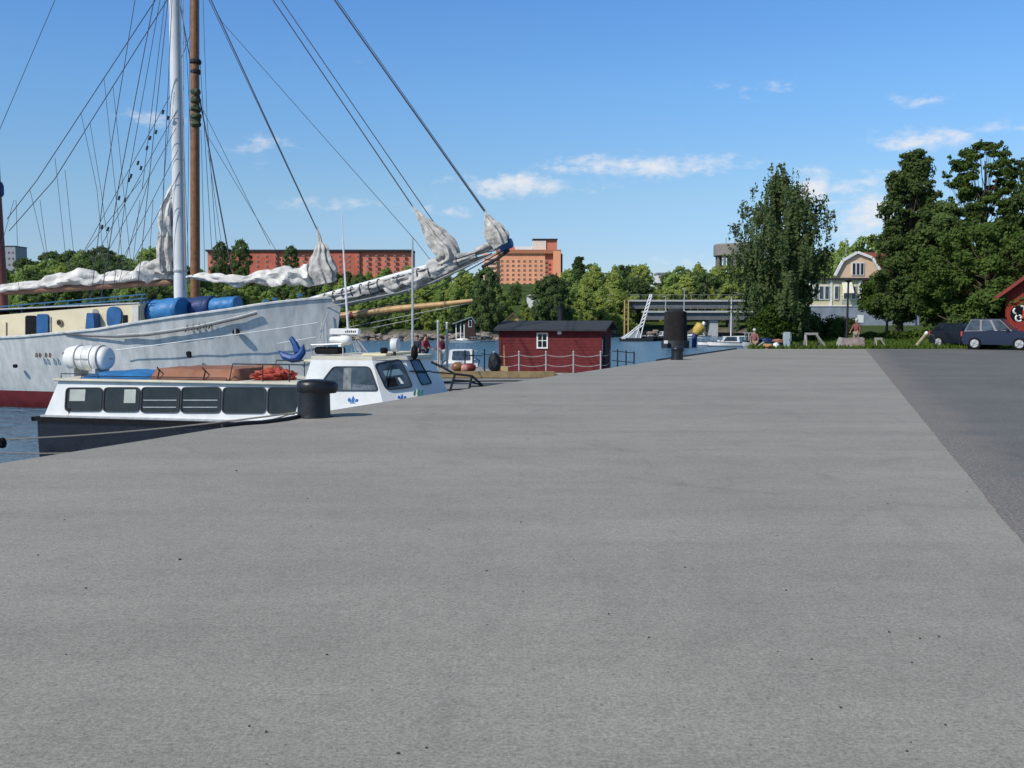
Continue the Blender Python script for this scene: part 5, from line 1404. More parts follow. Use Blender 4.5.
# name in dark letters at the bow: strokes
mb = MB()
for k, cx_ in enumerate((187.5, 193.5, 199.5, 205.5, 211)):
    yb_ = 331-(cx_-187)*.14
    for (a, b_) in (((cx_-1.6, yb_), (cx_, yb_-5.5)), ((cx_, yb_-5.5), (cx_+1.2, yb_-.3)), ((cx_-1.2, yb_-2), (cx_+1.5, yb_-2.6)), ((cx_-2.4, yb_+1.0), (cx_-1.2, yb_-1)))[:4 - k % 2]:
        mb.tube([side(*a, .05), side(*b_, .05)], .022, 5)
mb.build('name_lettering', M['frame'], ship)
mb = MB()
for k, cx_ in enumerate((35.5, 39, 45, 49)):
    for (a, b_) in (((cx_-1, 357), (cx_-.4, 353)), ((cx_-.4, 353), (cx_+1, 354.5)), ((cx_+1, 355), (cx_+.2, 357.5))):
        mb.tube([side(*a, .04), side(*b_, .04)], .022, 5)
mb.build('side_lettering', mat('dark_brown_paint', (.10,.05,.04), .6), ship)
pl = [side(34, 358.5, .012), side(52, 357, .012), side(52, 351.5, .012), side(34, 353, .012)]
# hawse holes, stains
for px_, py_, r_ in ((235.5, 332, .085), (188, 356, .05), (187.5, 353.5, .06), (13, 366, .05)):
    c = side(px_, py_, .0); nn_ = NN
    MB().tube([c-NN*.05, c+NN*.06], r_*1.5, 12).build('hawse_hole', M['black'], ship)
MB().tube([side(235.5, 332, .06)+Vector((0, 0, .12)), side(235.5, 332, .06)-Vector((0, 0, .12))], .03, 6).build('fairlead', M['galv'], ship)
# white painted line / rope along the hull toward the stem
mb = MB(); 
pts = [side(116, 350, .10), side(160, 344.5, .12), side(205, 338.5, .14), side(245, 333.5, .16), side(285, 328, .22), side(322, 322.5, .3)]
MB().tube(pts, .017, 6).build('bow_line', M['white'], ship)
MB().tube([side(278, 343.5, .12), side(300, 340, .15), side(318, 337, .2)], .016, 6).build('bow_line', M['white'], ship)
MB().tube([S(322, 323, .5), S(320, 338, .55), S(325, 350, .55)], .025, 6).build('bow_line', M['galv'], ship)
MB().tube([S(328, 312, .35), S(323, 326, .5), S(324, 348, .5)], .022, 6).build('bow_line', M['galv'], ship)
# anchor (stockless / plough) hanging at the bow
ap = lambda px, py, o=.0: S(px, py, 1.95+o)
mb = MB()
mb.tube([ap(291, 338), ap(295, 344), ap(298, 352)], [.09, .12, .16], 8)
mb.tube([ap(279.5, 351.5), ap(284, 356), ap(292, 358.5), ap(298, 357.5), ap(302.5, 352), ap(303.5, 346)], [.04, .13, .16, .18, .14, .04], 8)
mb.prism([ap(278.5, 350.5), ap(287, 353.5), ap(284, 358)], NN*.06); mb.prism([ap(304.5, 344), ap(299, 350), ap(303.5, 353.5)], NN*.06)
mb.tube([ap(291.5, 336.5), ap(290, 339.5), ap(293, 341), ap(292.8, 337)], .03, 6)
mb.build('anchor', mat('blue_anchor_paint', (.012,.06,.22), .5), ship)
# deckhouse
ho = 2.15
s_a, zta = Kp(140, 303.5, ho); s_b, ztb = Kp(0, 315, ho); s_c = 25; ztc = ztb-.15
def ztop(s): return zta+(ztb-zta)*(s-s_a)/(s_b-s_a) if s < s_b else ztb+(ztc-ztb)*(s-s_b)/(s_c-s_b)
dh = MB(); SS = [s_a, (s_a+s_b)/2, s_b, s_c]; vs = []; fs = []
for s in SS: vs += [K(s, -ho, .3), K(s, ho, .3), K(s, ho, ztop(s)), K(s, -ho, ztop(s))]
for i in range(3):
    for k in range(4): fs.append((i*4+k, i*4+(k+1) % 4, i*4+4+(k+1) % 4, i*4+4+k))
fs += [(0, 1, 2, 3), (12, 13, 14, 15)]
dh.add(vs, fs).build('deckhouse', mat('cream_deckhouse_paint', (.66,.58,.40), .6, .08, 1.5), ship)
def hw_(px, py, out=.02): s, z = Kp(px, py, ho+out); return K(s, ho+out, z)
def hpanel(name, pxs, m_, out=.03, th=.05, rad=.12, par=None):
    q = [hw_(*p, out) for p in pxs]
    return MB().prism([p for p in (rpoly(q, rad) if rad else q)], NN*th).build(name, m_ if not isinstance(m_, str) else M[m_], par or ship)
hpanel('doorway', [(25.5, 338), (37, 338), (37, 315.5), (25.5, 315.5)], 'black', .005, .02)  # flat black panel put in for the dark inside of the doorway
hpanel('door', [(37.8, 337), (49, 336.5), (49, 314), (37.8, 314)], 'blue', .02, .07)
hpanel('doorway', [(49.2, 336), (51.5, 336), (51.5, 317), (49.2, 317)], 'grey_wood', .006, .02, 0)
hpanel('door', [(107.5, 328), (122, 326), (122, 306.5), (107.5, 306.5)], 'blue', .02, .06, .3)
hpanel('doorway', [(90, 329), (102, 328), (98, 309), (93, 309)], 'grey_wood', .006, .02, .1)
hpanel('locker', [(91.5, 329), (100.5, 328), (99.5, 313), (93, 313)], 'blue', .03, .35, .05)
hpanel('hatch', [(123.5, 325), (127.5, 324.5), (127.5, 315), (123.5, 315)], 'black', .01, .03, 0)
hpanel('trim', [(-2, 340), (6.5, 339.5), (6.5, 322), (-2, 322)], mat('cream_deckhouse_paint', (.66,.58,.40), .6), .02, .04, 0)
hpanel('trim', [(133, 322), (139, 321), (139, 305), (133, 305)], mat('pale_wall', (.50,.50,.46), .6), .02, .04, 0)
pc = hw_(60, 322.5, .03); f = MB().tube([pc, pc+NN*.05], .13, 18).build('porthole', mat('brass_ring', (.30,.26,.16), .5), ship)
MB().tube([pc+NN*.051, pc+NN*.06], .10, 18).build('pane', M['glass'], f)
# blue rails above the house
mb = MB()
for dz in (.18, .34): mb.tube([K(s, ho-.1, ztop(s)+dz) for s in (s_a-.2, (s_a+s_b)/2, s_b, s_c)], .025, 5)
s = s_a
while s < s_b+2: mb.tube([K(s, ho-.1, ztop(s)), K(s, ho-.1, ztop(s)+.34)], .022, 5); s += 1.15
mb.build('house_rail', mat('blue_rail', (.04,.13,.25), .5), ship)
MB().box(s_a, s_c, -ho-.05, ho+.04, 0, .05, lambda q: K(q.x, q.y, q.z+ztop(q.x))).build('house_roof', M['galv'], ship)
# blue tarpaulin rolls on the foredeck
def roll(name, s0, s1, off, zc_fn, r, m_, label):
    vs = []; fs = []; n = 24; nn = 16
    for i in range(nn+1):
        t = i/nn; s = s0+(s1-s0)*t
        for k in range(n):
            a = 2*PI*k/n
            rr_ = r*(1+.04*math.sin(t*19+a)+.07*noise.noise(Vector((t*5, math.cos(a)*2, math.sin(a)*2+s0))))
            if i in (0, nn): rr_ *= .9
            vs.append(K(s, off+math.cos(a)*rr_*1.15, zc_fn(s)+math.sin(a)*rr_))
    for i in range(nn):
        for k in range(n): fs.append((i*n+k, i*n+(k+1) % n, (i+1)*n+(k+1) % n, (i+1)*n+k))
    fs += [tuple(range(n)), tuple(nn*n+k for k in range(n))]
    o = MB().add(vs, fs).build(name, M[m_], None, True); tag(centred(o), label, 'cover'); return o
zc1 = lambda s: Kp(165, 310.5, 1.3)[1]+(s-6.5)*-.11
s1, s2 = Kp(183, 310, 1.3)[0], Kp(142, 312, 1.3)[0]
roll('boat_cover', s1, s2, 1.3, zc1, .50, 'tarp_blue', 'bright blue tarpaulin roll before the white mast, leftmost of three')
s1b, s2b = Kp(214, 305, .5)[0], Kp(178, 308, .5)[0]
zc2 = lambda s: Kp(196, 306, .5)[1]+(s-5)*-.10
roll('boat_cover', s1b, s2b, .5, zc2, .46, 'tarp_navy', 'dark blue tarpaulin roll around the wooden mast foot, middle of three')
s1c, s2c = Kp(238, 304, .9)[0], Kp(213.5, 305, .9)[0]
roll('boat_cover', s1c, s2c, .9, lambda s: Kp(225, 304.5, .9)[1]+(s-4)*-.08, .33, 'tarp_blue', 'smaller bright blue tarpaulin roll right of the wooden mast')
for pxq in (151, 155):
    s_, z_ = Kp(pxq, 300, 1.3); o = MB().tube([K(s_, 1.3+math.cos(a)*.62, zc1(s_)+math.sin(a)*.545) for a in np.linspace(0, 2*PI, 22)], .022, 5).build('lashing', M['tarp_navy']); tag(centred(o), ('left' if pxq == 151 else 'right')+' dark lashing around the bright blue tarpaulin roll', 'lashing')
# deck bits at the bow
mb = MB()
for px_ in (266, 275, 300):
    s_, z_ = Kp(px_, 300, .6); mb.tube([K(s_, .6, sheer(s_)-.3), K(s_, .6, sheer(s_)+.28)], .05, 6); mb.tube([K(s_-.1, .6, sheer(s_)+.2), K(s_+.1, .6, sheer(s_)+.2)], .04, 6)
mb.build('bitt', M['blue'], ship)

# masts
def mast(root, px0, py0, off, r0, r1, m_, name, zt, zb=.4, rake=0.0):
    a = S(px0, py0, off); b_ = a.copy(); top = Vector((a.x+D.x*rake*(zt-a.z), a.y+D.y*rake*(zt-a.z), zt)); bot = Vector((a.x-D.x*rake*(a.z-zb), a.y, zb))
    k = 14
    o = MB().tube([bot.lerp(top, i/k) for i in range(k+1)], [r0+(r1-r0)*i/k for i in range(k+1)], 20).build(name, m_, root, True)
    return bot, top
mb0, mt0 = mast(ship, 180.5, 290, 0, .265, .185, mat('white_mast_paint', (.60,.61,.62), .4, .1, 1), 'mast', 24)
# gooseneck hardware
MB().lathe([(.29, 0), (.30, .06), (.29, .12)], Vector((mb0.x, mb0.y, S(181, 272).z)), n=18).build('mast_band', M['galv'], ship)
# mizzen mast at far left
mz0, mz1 = mast(ship, 2.5, 300, 0, .22, .17, mat('red_brown_mast', (.15,.045,.035), .5, .3, 2), 'mizzen_mast', 20, rake=.035)
MB().lathe([(.24, 0), (.30, .1), (.30, .45), (.24, .6)], mz0.lerp(mz1, (S(4, 196).z-mz0.z)/(mz1.z-mz0.z)), n=16).build('mast_band', M['tarp_navy'], ship)
# booms
def spar(root, p, q, r0, r1, m_, name): MB().tube([p, p.lerp(q, .5), q], [r0, (r0+r1)/2, r1], 12).build(name, m_, root, True)
spar(ship, S(172, 282), S(-80, 297), .13, .16, mat('brown_boom', (.20,.10,.06), .5, .25, 3), 'main_boom')
spar(ship, S(153, 278), S(172, 277), .10, .10, M['white'], 'boom_end')

def bundle(pts, radii, seed, m_, label, name='furled_sail', lobes=5, amp=.25, fold=.12, n=26, step=.09, squash=1.0, long_fold=1.0):
    pts = [Vector(p) for p in pts]; L = [0]
    for a, b_ in zip(pts, pts[1:]): L.append(L[-1]+(b_-a).length)
    N_ = max(8, int(L[-1]/step)); P_ = []; R_ = []
    for i in range(N_+1):
        d = L[-1]*i/N_
        for k in range(len(pts)-1):
            if L[k] <= d <= L[k+1]+1e-6:
                t = (d-L[k])/(L[k+1]-L[k]+1e-9); t2 = t*t*(3-2*t)
                P_.append(pts[k].lerp(pts[k+1], t)); R_.append(radii[k]+(radii[k+1]-radii[k])*t2); break
    vs = []; fs = []; prev = Vector((0, 0, 1))
    for i, p in enumerate(P_):
        t = (P_[min(i+1, len(P_)-1)]-P_[max(0, i-1)]).normalized()
        u = prev-t*prev.dot(t)
        if u.length < .05: u = NN-t*NN.dot(t)
        u.normalize(); w = t.cross(u); prev = u
        s_ = i*step
        for k in range(n):
            a = 2*PI*k/n
            q = Vector((math.cos(a), math.sin(a), s_*.9*long_fold+seed*7.7))
            r = R_[i]*(1+amp*noise.noise(q*1.25)+fold*math.sin(lobes*a+3.5*noise.noise(Vector((s_*1.1*long_fold, seed, 0)))*2)+fold*1.3*noise.noise(Vector((math.cos(a)*2.6, math.sin(a)*2.6, s_*3.1*long_fold+seed))))
            vs.append(p+u*math.cos(a)*r+w*math.sin(a)*r*squash)
    for i in range(len(P_)-1):
        for k in range(n): fs.append((i*n+k, i*n+(k+1) % n, (i+1)*n+(k+1) % n, (i+1)*n+k))
    fs += [tuple(range(n)), tuple((len(P_)-1)*n+k for k in range(n))]
    o = MB().add(vs, fs).build(name, M[m_] if isinstance(m_, str) else m_, None, True)
    for p_ in o.data.polygons: p_.use_smooth = True
    return tag(centred(o), label, 'sail')
bundle([S(x, y, .05) for x, y in ((-70, 293), (-30, 291.5), (5, 288.5), (25, 287), (38, 285.5), (55, 281), (70, 279), (85, 277), (100, 279.5), (118, 277.5), (134, 277), (148, 273), (165, 276))],
       [.22, .26, .17, .20, .18, .30, .28, .33, .22, .28, .24, .42, .12], 1, 'sail', 'long white mainsail furled along the brown boom', lobes=4, amp=.5, fold=.16)
bundle([S(x, y, .12) for x, y in ((139, 276), (150, 269), (160, 267), (170, 272))], [.15, .30, .36, .25], 2, 'sail_grey', 'grey folded mainsail heap at the foot of the white mast', lobes=6, amp=.4, fold=.14)
bundle([S(x, y, .1) for x, y in ((166, 236), (166, 222), (167.5, 208), (170.5, 195), (172.5, 183))], [.22, .30, .26, .16, .03], 13, 'sail', 'pale top of the gathered mainsail against the white mast', lobes=5, amp=.2, fold=.18, long_fold=.5)
bundle([S(x, y, .1) for x, y in ((168, 272), (165.5, 250), (166, 232))], [.36, .28, .25], 3, 'sail_grey', 'gathered mainsail luff hanging up along the white mast', lobes=7, amp=.25, fold=.2, long_fold=.6)
bundle([S(x, y, .1) for x, y in ((188, 276.5), (205, 277), (222, 279), (238, 282), (250, 279), (262, 277), (275, 277), (288, 276), (298, 277), (312, 274))], [.05, .13, .16, .20, .13, .22, .30, .33, .32, .40], 4, 'sail', 'white staysail furled on its boom right of the masts', lobes=4, amp=.55, fold=.18)
bundle([S(x, y, .1) for x, y in ((324, 284), (322, 272), (321, 261), (321, 250), (319.5, 241), (317, 226))], [.36, .54, .42, .27, .08, .018], 5, 'sail_grey', 'white staysail gathered into a folded fan on the inner stay', lobes=9, amp=.22, fold=.20, n=60, step=.05, squash=.6, long_fold=.5)
spar(ship, S(186, 277), S(336, 279), .05, .06, M['white_metal'], 'staysail_boom')
# bowsprit with jibs
bs0, bs1 = S(300, 303.5), S(511, 243)
MB().tube([bs0.lerp(bs1, t) for t in np.linspace(0, 1, 12)], [.13-.04*t for t in np.linspace(0, 1, 12)], 12).build('bowsprit', M['white_metal'], ship, True)
MB().tube([bs0.lerp(bs1, .955), bs0.lerp(bs1, 1.004)], [.24, .17], 12).build('bowsprit_cap', M['blue'], ship, True)
bundle([S(x, y, .16) for x, y in ((308, 303), (330, 297.5), (350, 293), (368, 288.5), (385, 284), (394, 287), (403, 280), (414, 280), (428, 274), (445, 267), (462, 259), (476, 255))],
       [.08, .15, .16, .19, .20, .33, .18, .34, .24, .22, .17, .12], 6, 'sail_grey', 'soiled jib bundle lashed along the bowsprit', lobes=5, amp=.5, fold=.18, n=30)
bundle([S(x, y, -.05) for x, y in ((316, 306), (340, 305), (362, 299), (384, 293), (410, 288), (440, 276), (470, 263), (492, 254))], [.04, .08, .12, .13, .14, .12, .09, .04], 7, M['sail_grey'], 'net of grey canvas slung below the bowsprit', lobes=4, amp=.5, fold=.2)
bundle([S(x, y, .1) for x, y in ((442, 264), (449, 257), (446, 249), (438, 239), (430, 229), (421, 218), (413, 206))], [.30, .36, .36, .31, .22, .12, .02], 8, 'sail_grey', 'soiled jib gathered up its stay, middle of the bowsprit', lobes=8, amp=.3, fold=.22, n=60, step=.05, long_fold=.7)
bundle([S(x, y, .1) for x, y in ((424, 274), (434, 268), (446, 263)) ], [.16, .33, .15], 12, 'sail', 'pale jib heap at the foot of the middle jib', lobes=5, amp=.4)
bundle([S(x, y, .1) for x, y in ((502, 246), (499, 239), (494, 231), (489, 222), (485, 211))], [.26, .34, .30, .17, .02], 9, 'sail_grey', 'soiled flying jib gathered at the outer end of the bowsprit', lobes=9, amp=.3, fold=.24, n=60, step=.05, long_fold=.9)
bundle([S(x, y, .08) for x, y in ((468, 257), (480, 250), (492, 246), (503, 243))], [.06, .15, .20, .14], 10, 'sail_grey', 'tail of the flying jib lying on the bowsprit', lobes=5, amp=.4)
# lashings
for (x_, y_, rr_) in ((326, 298, .16), (335, 296, .19), (344, 294, .19), (353, 292, .20), (362, 290, .22), (371, 288, .23), (380, 285.5, .24), (400, 281.5, .25), (420, 276, .28), (431, 272.5, .27), (458, 261, .20)):
    p = S(x_, y_, .16); ax = (bs1-bs0).normalized(); u = Vector((0, 0, 1))-ax*ax.z; u.normalize(); w = ax.cross(u)
    MB().tube([p+(u*math.cos(a)+w*math.sin(a))*rr_ for a in np.linspace(0, 2*PI, 16)], .022, 4, cap=False).build('lashing', M['wire'], ship)
MB().tube([S(330, 296, .3), S(420, 271, .35), S(505, 243, .2)], .022, 5).build('footrope', M['wire'], ship)
MB().tube([S(322, 308, .3), S(400, 292, .35), S(430, 283, .3), S(505, 249, .1)], .02, 5).build('footrope', M['wire_light'], ship)
MB().tube([S(336, 318), S(420, 297), S(508, 248)], .02, 5).build('bobstay', M['wire'], ship)
MB().tube([S(482, 267), S(497, 259), S(509, 250)], .06, 6).build('dolphin_striker', M['dark'], ship)
# rigging
def ext(p, q, n=260):       # extend a pixel line upward beyond the frame
    (x0, y0), (x1, y1) = p, q
    k = (-n-y0)/(y1-y0) if y1 != y0 else 0
    return (x0+(x1-x0)*k, -n)
def line(p, q, off=0.0, r=.016, up=False, m_='wire', name='stay', root=None, off2=None):
    a = ext(p, q) if up else p
    MB().tube([S(*a, off), S(*q, off if off2 is None else off2)], r, 5).build(name, M[m_], root or ship)
line((212, 2), (319, 234), up=True, r=.024); line((209, 0), (316, 228), up=True, r=.014)
line((273, 0), (413, 207), up=True, r=.022); line((281, 0), (441, 233), up=True, r=.018); line((441, 233), (458, 262), r=.018)
line((334.5, 0), (485.5, 213), up=True, r=.030); line((337, 0), (487, 213), up=True, r=.014)
line((222, 22), (415, 240), up=False, r=.011); line((415, 240), (432, 262), r=.011); line((222, 22), (190, -40), r=.011)
line((55, 0), (-10, 152), up=True, r=.013, off=-.5)
line((152, 5), (37, 180), up=True, r=.018); line((37, 180), (7, 219), r=.018)
line((164, 5), (54, 180), up=True, r=.018); line((54, 180), (9, 231), r=.018)
# lifts hanging down to the boom from the two diagonal stays
for a, b_ in (((81, 113), (97, 190)), ((97, 190), (105, 275)), ((90, 123), (101, 190)), ((101, 190), (112, 276)), ((55, 158), (65, 250)), ((65, 250), (72, 278)), ((65, 170), (76, 276)), ((30, 190), (50, 276)), ((40, 200), (48, 262)), ((104, 78), (124, 276)), ((113, 86), (132, 274))):
    line(a, b_, r=.010, name='lift', off=.05)
# shrouds and halyards, near side, going to the rail
for a, b_, r_ in (((135, 0), (104, 190), .015), ((104, 190), (88, 322), .015), ((154, 0), (118, 190), .017), ((118, 190), (98, 318), .017), ((160, 0), (128, 180), .013), ((128, 180), (110, 315), .013), ((168, 0), (150, 170), .014), ((150, 170), (136, 305), .014), ((165, 0), (142, 190), .012), ((172, 0), (160, 270), .014)):
    line(a, b_, off=1.2, r=r_, name='shroud', up=(a[1] == 0), off2=None)
diag = [((170, 96), (78, 262)), ((176, 112), (92, 262)), ((176, 128), (102, 262)), ((178, 150), (118, 268)), ((180, 172), (128, 270)), ((141, 180), (82, 255)), ((150, 175), (108, 320))]
for a, b_ in diag: line(a, b_, off=.6, r=.012, name='running_line')
mb = MB()
for x, y in ((163, 112), (156, 132), (150, 138), (147, 148), (138, 163), (131, 176), (141, 168), (129, 180), (119, 198), (125, 200), (102, 227), (108, 229), (88, 252), (168, 118)):
    d_ = Vector((-1, 1.75)).normalized()
    mb = MB().tube([S(x-d_.x*1.2, y-d_.y*2.4, .6), S(x+d_.x*1.2, y+d_.y*2.4, .6)], .045, 6); mb.build('block', M['frame'], ship)
for a, b_ in (((181.5, 0), (187, 60)), ((187, 60), (191, 140)), ((184, 150), (189, 272)), ((172, 90), (163, 190)), ((178, 0), (184, 290)), ((153, 200), (147, 300)), ((140, 200), (133, 262)), ((112, 262), (80, 312)), ((118, 275), (112, 320)), ((60, 285), (52, 312)), ((20, 290), (22, 318)), ((16, 200), (20, 318)), ((0, 250), (14, 200))):
    line(a, b_, r=.010, name='halyard', off=.3)
# white hoops / lacing on mast
line((183, 0), (184.5, 270), r=.015, m_='wire_light', name='halyard', off=.35, up=True)

# ---- second vessel behind: wooden mast and long pale bowsprit
OFF2 = -7.2
def K2(s, o, z): return K(s, OFF2+o, z)
s_st, z_st = Kp(329, 313, OFF2)
ship2 = thing('wooden_schooner', K2(s_st+8, 0, WZ), 'low wooden vessel hidden behind the white ship, with brown mast and long pale bowsprit', 'ship')
sh2 = lambda s: z_st - .12*min(s, 12)*.9 if s < 12 else z_st-1.3
hb2 = lambda s: 2.4*(1-(1-min(1, s/8))**2.0)+.03
hull(ship2, None, 20, hb2, sh2, [mat('dark_green_hull', (.03,.05,.045), .5), M['hullr']], rake=.8, boot=-1.6, KK=lambda s, o, z: K2(s_st+s, o, z))
MB().tube([S(330, 317.5, OFF2), S(342, 316, OFF2), S(400, 308.5, OFF2), S(440, 304.5, OFF2), S(473, 300.5, OFF2)], [.17, .17, .15, .12, .08], 12).build('bowsprit', M['spruce'], ship2, True)
MB().tube([S(351, 315.5, OFF2), S(354, 315, OFF2)], .19, 12).build('bowsprit_band', mat('dark_red_band', (.12,.015,.015), .6), ship2)
for a, b_ in (((345, 328), (470, 303)), ((342, 322), (440, 306)), ((338, 335), (420, 318)), ((345, 318), (473, 299))): line(a, b_, off=OFF2, r=.018, name='bobstay', root=ship2, m_='wire_light' if a[1] > 325 else 'wire')
mast(ship2, 195.3, 285, OFF2, .235, .19, M['wood'], 'mast', 24, zb=.2, rake=-.021)
wa = S(195.5, 65, OFF2)
for i, (py_, rr_) in enumerate(((62, .28), (72, .25), (92, .245), (110, .26), (120, .25))):
    c = S(195.5, py_, OFF2); MB().lathe([(rr_*.8, -.12), (rr_, -.05), (rr_, .05), (rr_*.8, .12)], c, n=12).build('mast_band', M['dark'] if i < 2 else mat('mossy_rope', (.06,.07,.04), .9), ship2)
mb = MB()
for k in range(5): lump(mb, S(195.5+random.uniform(-.5, .5), 92+k*8, OFF2+.1), (.235, .235, .17), k, .35, 9)
mb.build('rope_wrap', mat('mossy_rope', (.06,.07,.04), .9), ship2, True)
MB().lathe([(.30, 0), (.34, .03), (.34, .10), (.28, .12)], S(196, 277.5, OFF2), n=14).build('mast_band', M['spruce'], ship2)
for a, b_, r_ in (((199, 95), (232, 272), .034), ((203, 110), (270, 245), .013), ((207, 135), (277, 252), .012), ((200, 60), (213, 270), .014), ((203, 0), (207, 120), .012), ((207, 120), (218, 265), .014), ((201, 130), (205, 280), .012), ((190, 0), (189, 120), .012), ((189, 120), (187, 290), .012), ((208, 150), (224, 262), .012), ((192, 30), (180, 62), .016), ((180, 5), (192, 70), .026)):
    line(a, b_, off=OFF2, r=r_, name='shroud', root=ship2)

# vertical weathering streaks on the two white hull materials
for nm in ('weathered_white_hull',):
    nt_ = MATS[nm].node_tree; tcn = [x for x in nt_.nodes if x.type == 'TEX_COORD'][0]; nzn = [x for x in nt_.nodes if x.type == 'TEX_NOISE'][0]
    mpn = nt_.nodes.new('ShaderNodeMapping'); mpn.inputs['Scale'].default_value = (1.6, 1.6, .45)
    nt_.links.new(tcn.outputs['Object'], mpn.inputs[0]); nt_.links.new(mpn.outputs[0], nzn.inputs['Vector'])
# ------------------------------------------------------------------ people
def skin(name, verts, edges, radii, m_, parent, root=0, sub=1):
    me = bpy.data.meshes.new(name); me.from_pydata([tuple(v) for v in verts], edges, [])
    o = bpy.data.objects.new(name, me); col.objects.link(o)
    md = o.modifiers.new('s', 'SKIN'); md.use_smooth_shade = True
    for i, r in enumerate(radii):
        sv = me.skin_vertices[0].data[i]; sv.radius = (r, r) if not hasattr(r, '__len__') else r; sv.use_root = (i == root)
    if sub: sd = o.modifiers.new('u', 'SUBSURF'); sd.levels = sub; sd.render_levels = sub
    bpy.context.view_layer.update()
    dg = bpy.context.evaluated_depsgraph_get(); m2 = bpy.data.meshes.new_from_object(o.evaluated_get(dg))
    bpy.data.objects.remove(o)
    m2.name = name; m2.materials.clear(); m2.materials.append(m_)
    o = bpy.data.objects.new(name, m2); col.objects.link(o); o.parent = parent
    return o
def person(loc, rz, label, jacket, trousers, hair, H=1.75, arms=((.12, .10), (-.1, .05)), lean=.0, stride=.12, bareleg=False):
    """local frame: faces +y"""
    root = thing('person', loc, label, 'person'); root.rotation_euler = (0, 0, rz)
    k = H/1.75
    V = []; E = []; R = []
    def v(x, y, z, r, p=None):
        V.append(Vector((x*k, (y+lean*max(0, z-.9))*k, z*k))); R.append(r*k); 
        if p is not None: E.append((p, len(V)-1))
        return len(V)-1
    pel = v(0, 0, .95, .13); w = v(0, 0, 1.10, .115, pel); ch = v(0, 0, 1.32, .135, w); nk0 = v(0, .0, 1.45, .07, ch); nk = v(0, .01, 1.52, .052, nk0); hd = v(0, .02, 1.60, .082, nk); ht = v(0, .015, 1.69, .078, hd)
    hands = []
    for s in (-1, 1):
        ax, ay = arms[0 if s < 0 else 1]
        sh = v(s*.17, 0, 1.40, .06, ch); el = v(s*.24, ay*.3, 1.13, .043, sh); wr = v(s*.22, ay, .90+abs(ay)*.4, .028, el); pm = v(s*.22, ay+.03, .84+abs(ay)*.4, .034, wr)
        for j, dx in enumerate((-.03, -.01, .012, .032)):
            v(s*.22+dx*.3, ay+.03+dx, .75+abs(ay)*.4+(.012 if j in (0, 3) else 0), .009, pm)
        v(s*.20, ay+.075, .80+abs(ay)*.4, .010, pm); hands.append(wr)
        sy = stride*s
        hp_ = v(s*.09, 0, .90, .10, pel); kn = v(s*.10, sy*.5+.02, .50, .062, hp_); an = v(s*.10, sy, .09, .038, kn); v(s*.10, sy+.15, .035, .035, an)
    # nose
    v(0, .105, 1.615, .012, hd)
    body = skin('body', V, E, R, M['skin'], root)
    def sub(idx, grow, name, m_):
        mp = {i: j for j, i in enumerate(idx)}
        return skin(name, [V[i] for i in idx], [(mp[a], mp[b_]) for a, b_ in E if a in mp and b_ in mp], [R[i]+grow for i in idx], m_, root)
    sub([0, 1, 2, 3, 7, 8, 9, 7+13, 7+14, 7+15], .018, 'jacket', jacket)
    leg = lambda s: [16, 17, 18] if s == 0 else [29, 30, 31]
    sub([0]+leg(0)+leg(1), .016, 'trousers', trousers)
    for s in (0, 1):
        p = V[leg(s)[2]]; MB0 = MB(); MB0.bbox(p.x-.05, p.x+.05, p.y-.09, p.y+.19, 0, .09, .03)
        o = MB0.build('shoe', M['black'], None); o.parent = root
    hm = MB(); lump(hm, V[6]+Vector((0, -.015, .015)), (.092, .1, .085), 1, .1, 10); o = hm.build('hair', hair, None, True); o.parent = root
    for s in (-1, 1):
        e = MB(); lump(e, V[5]+Vector((s*.03, .083, .03)), (.012, .008, .008), 1, .0, 6); o = e.build('eye', M['black'], None); o.parent = root
    return root
cl = lambda n, c: mat(n, c, .85, .15, 6)
hairb = cl('brown_hair', (.06,.035,.02)); hairg = cl('grey_hair', (.55,.52,.48))
a = P(419, 360, 56.2); person((a.x, 55.4, -1.10), 2.6, 'person in dark jacket and dark trousers, left of the pair on the pier', cl('dark_jacket', (.02,.02,.04)), cl('dark_trousers', (.03,.035,.06)), hairb, 1.75, arms=((.2, .2), (.2, .3)))
a = P(426.5, 360, 57); person((a.x, 56.2, -1.10), -2.2, 'person in red top standing close beside the dark jacket', cl('red_top', (.32,.04,.05)), cl('dark_trousers', (.03,.035,.06)), hairb, 1.78, arms=((.25, .3), (.1, .2)))
a = P(441.5, 360, 56.5); person((a.x, 56.0, -1.10), .6, 'person in dark red jacket and pale trousers between the two poles', cl('maroon_jacket', (.22,.03,.06)), cl('pale_trousers', (.45,.43,.40)), hairb, 1.72)
a = G(768, 349.8); person((a.x+.15, 55.2, -.50), 2.9, 'person in red patterned shirt among the dinghies at the quay corner', cl('faded_red_shirt', (.24,.10,.09)), cl('ochre_trousers', (.30,.21,.12)), hairg, 1.5, arms=((.25, .3), (.2, .25)))

# ------------------------------------------------------------------ quay end furniture
def at0(px, Y, z=0): return Vector(((px-512)/1026*Y, Y, z))
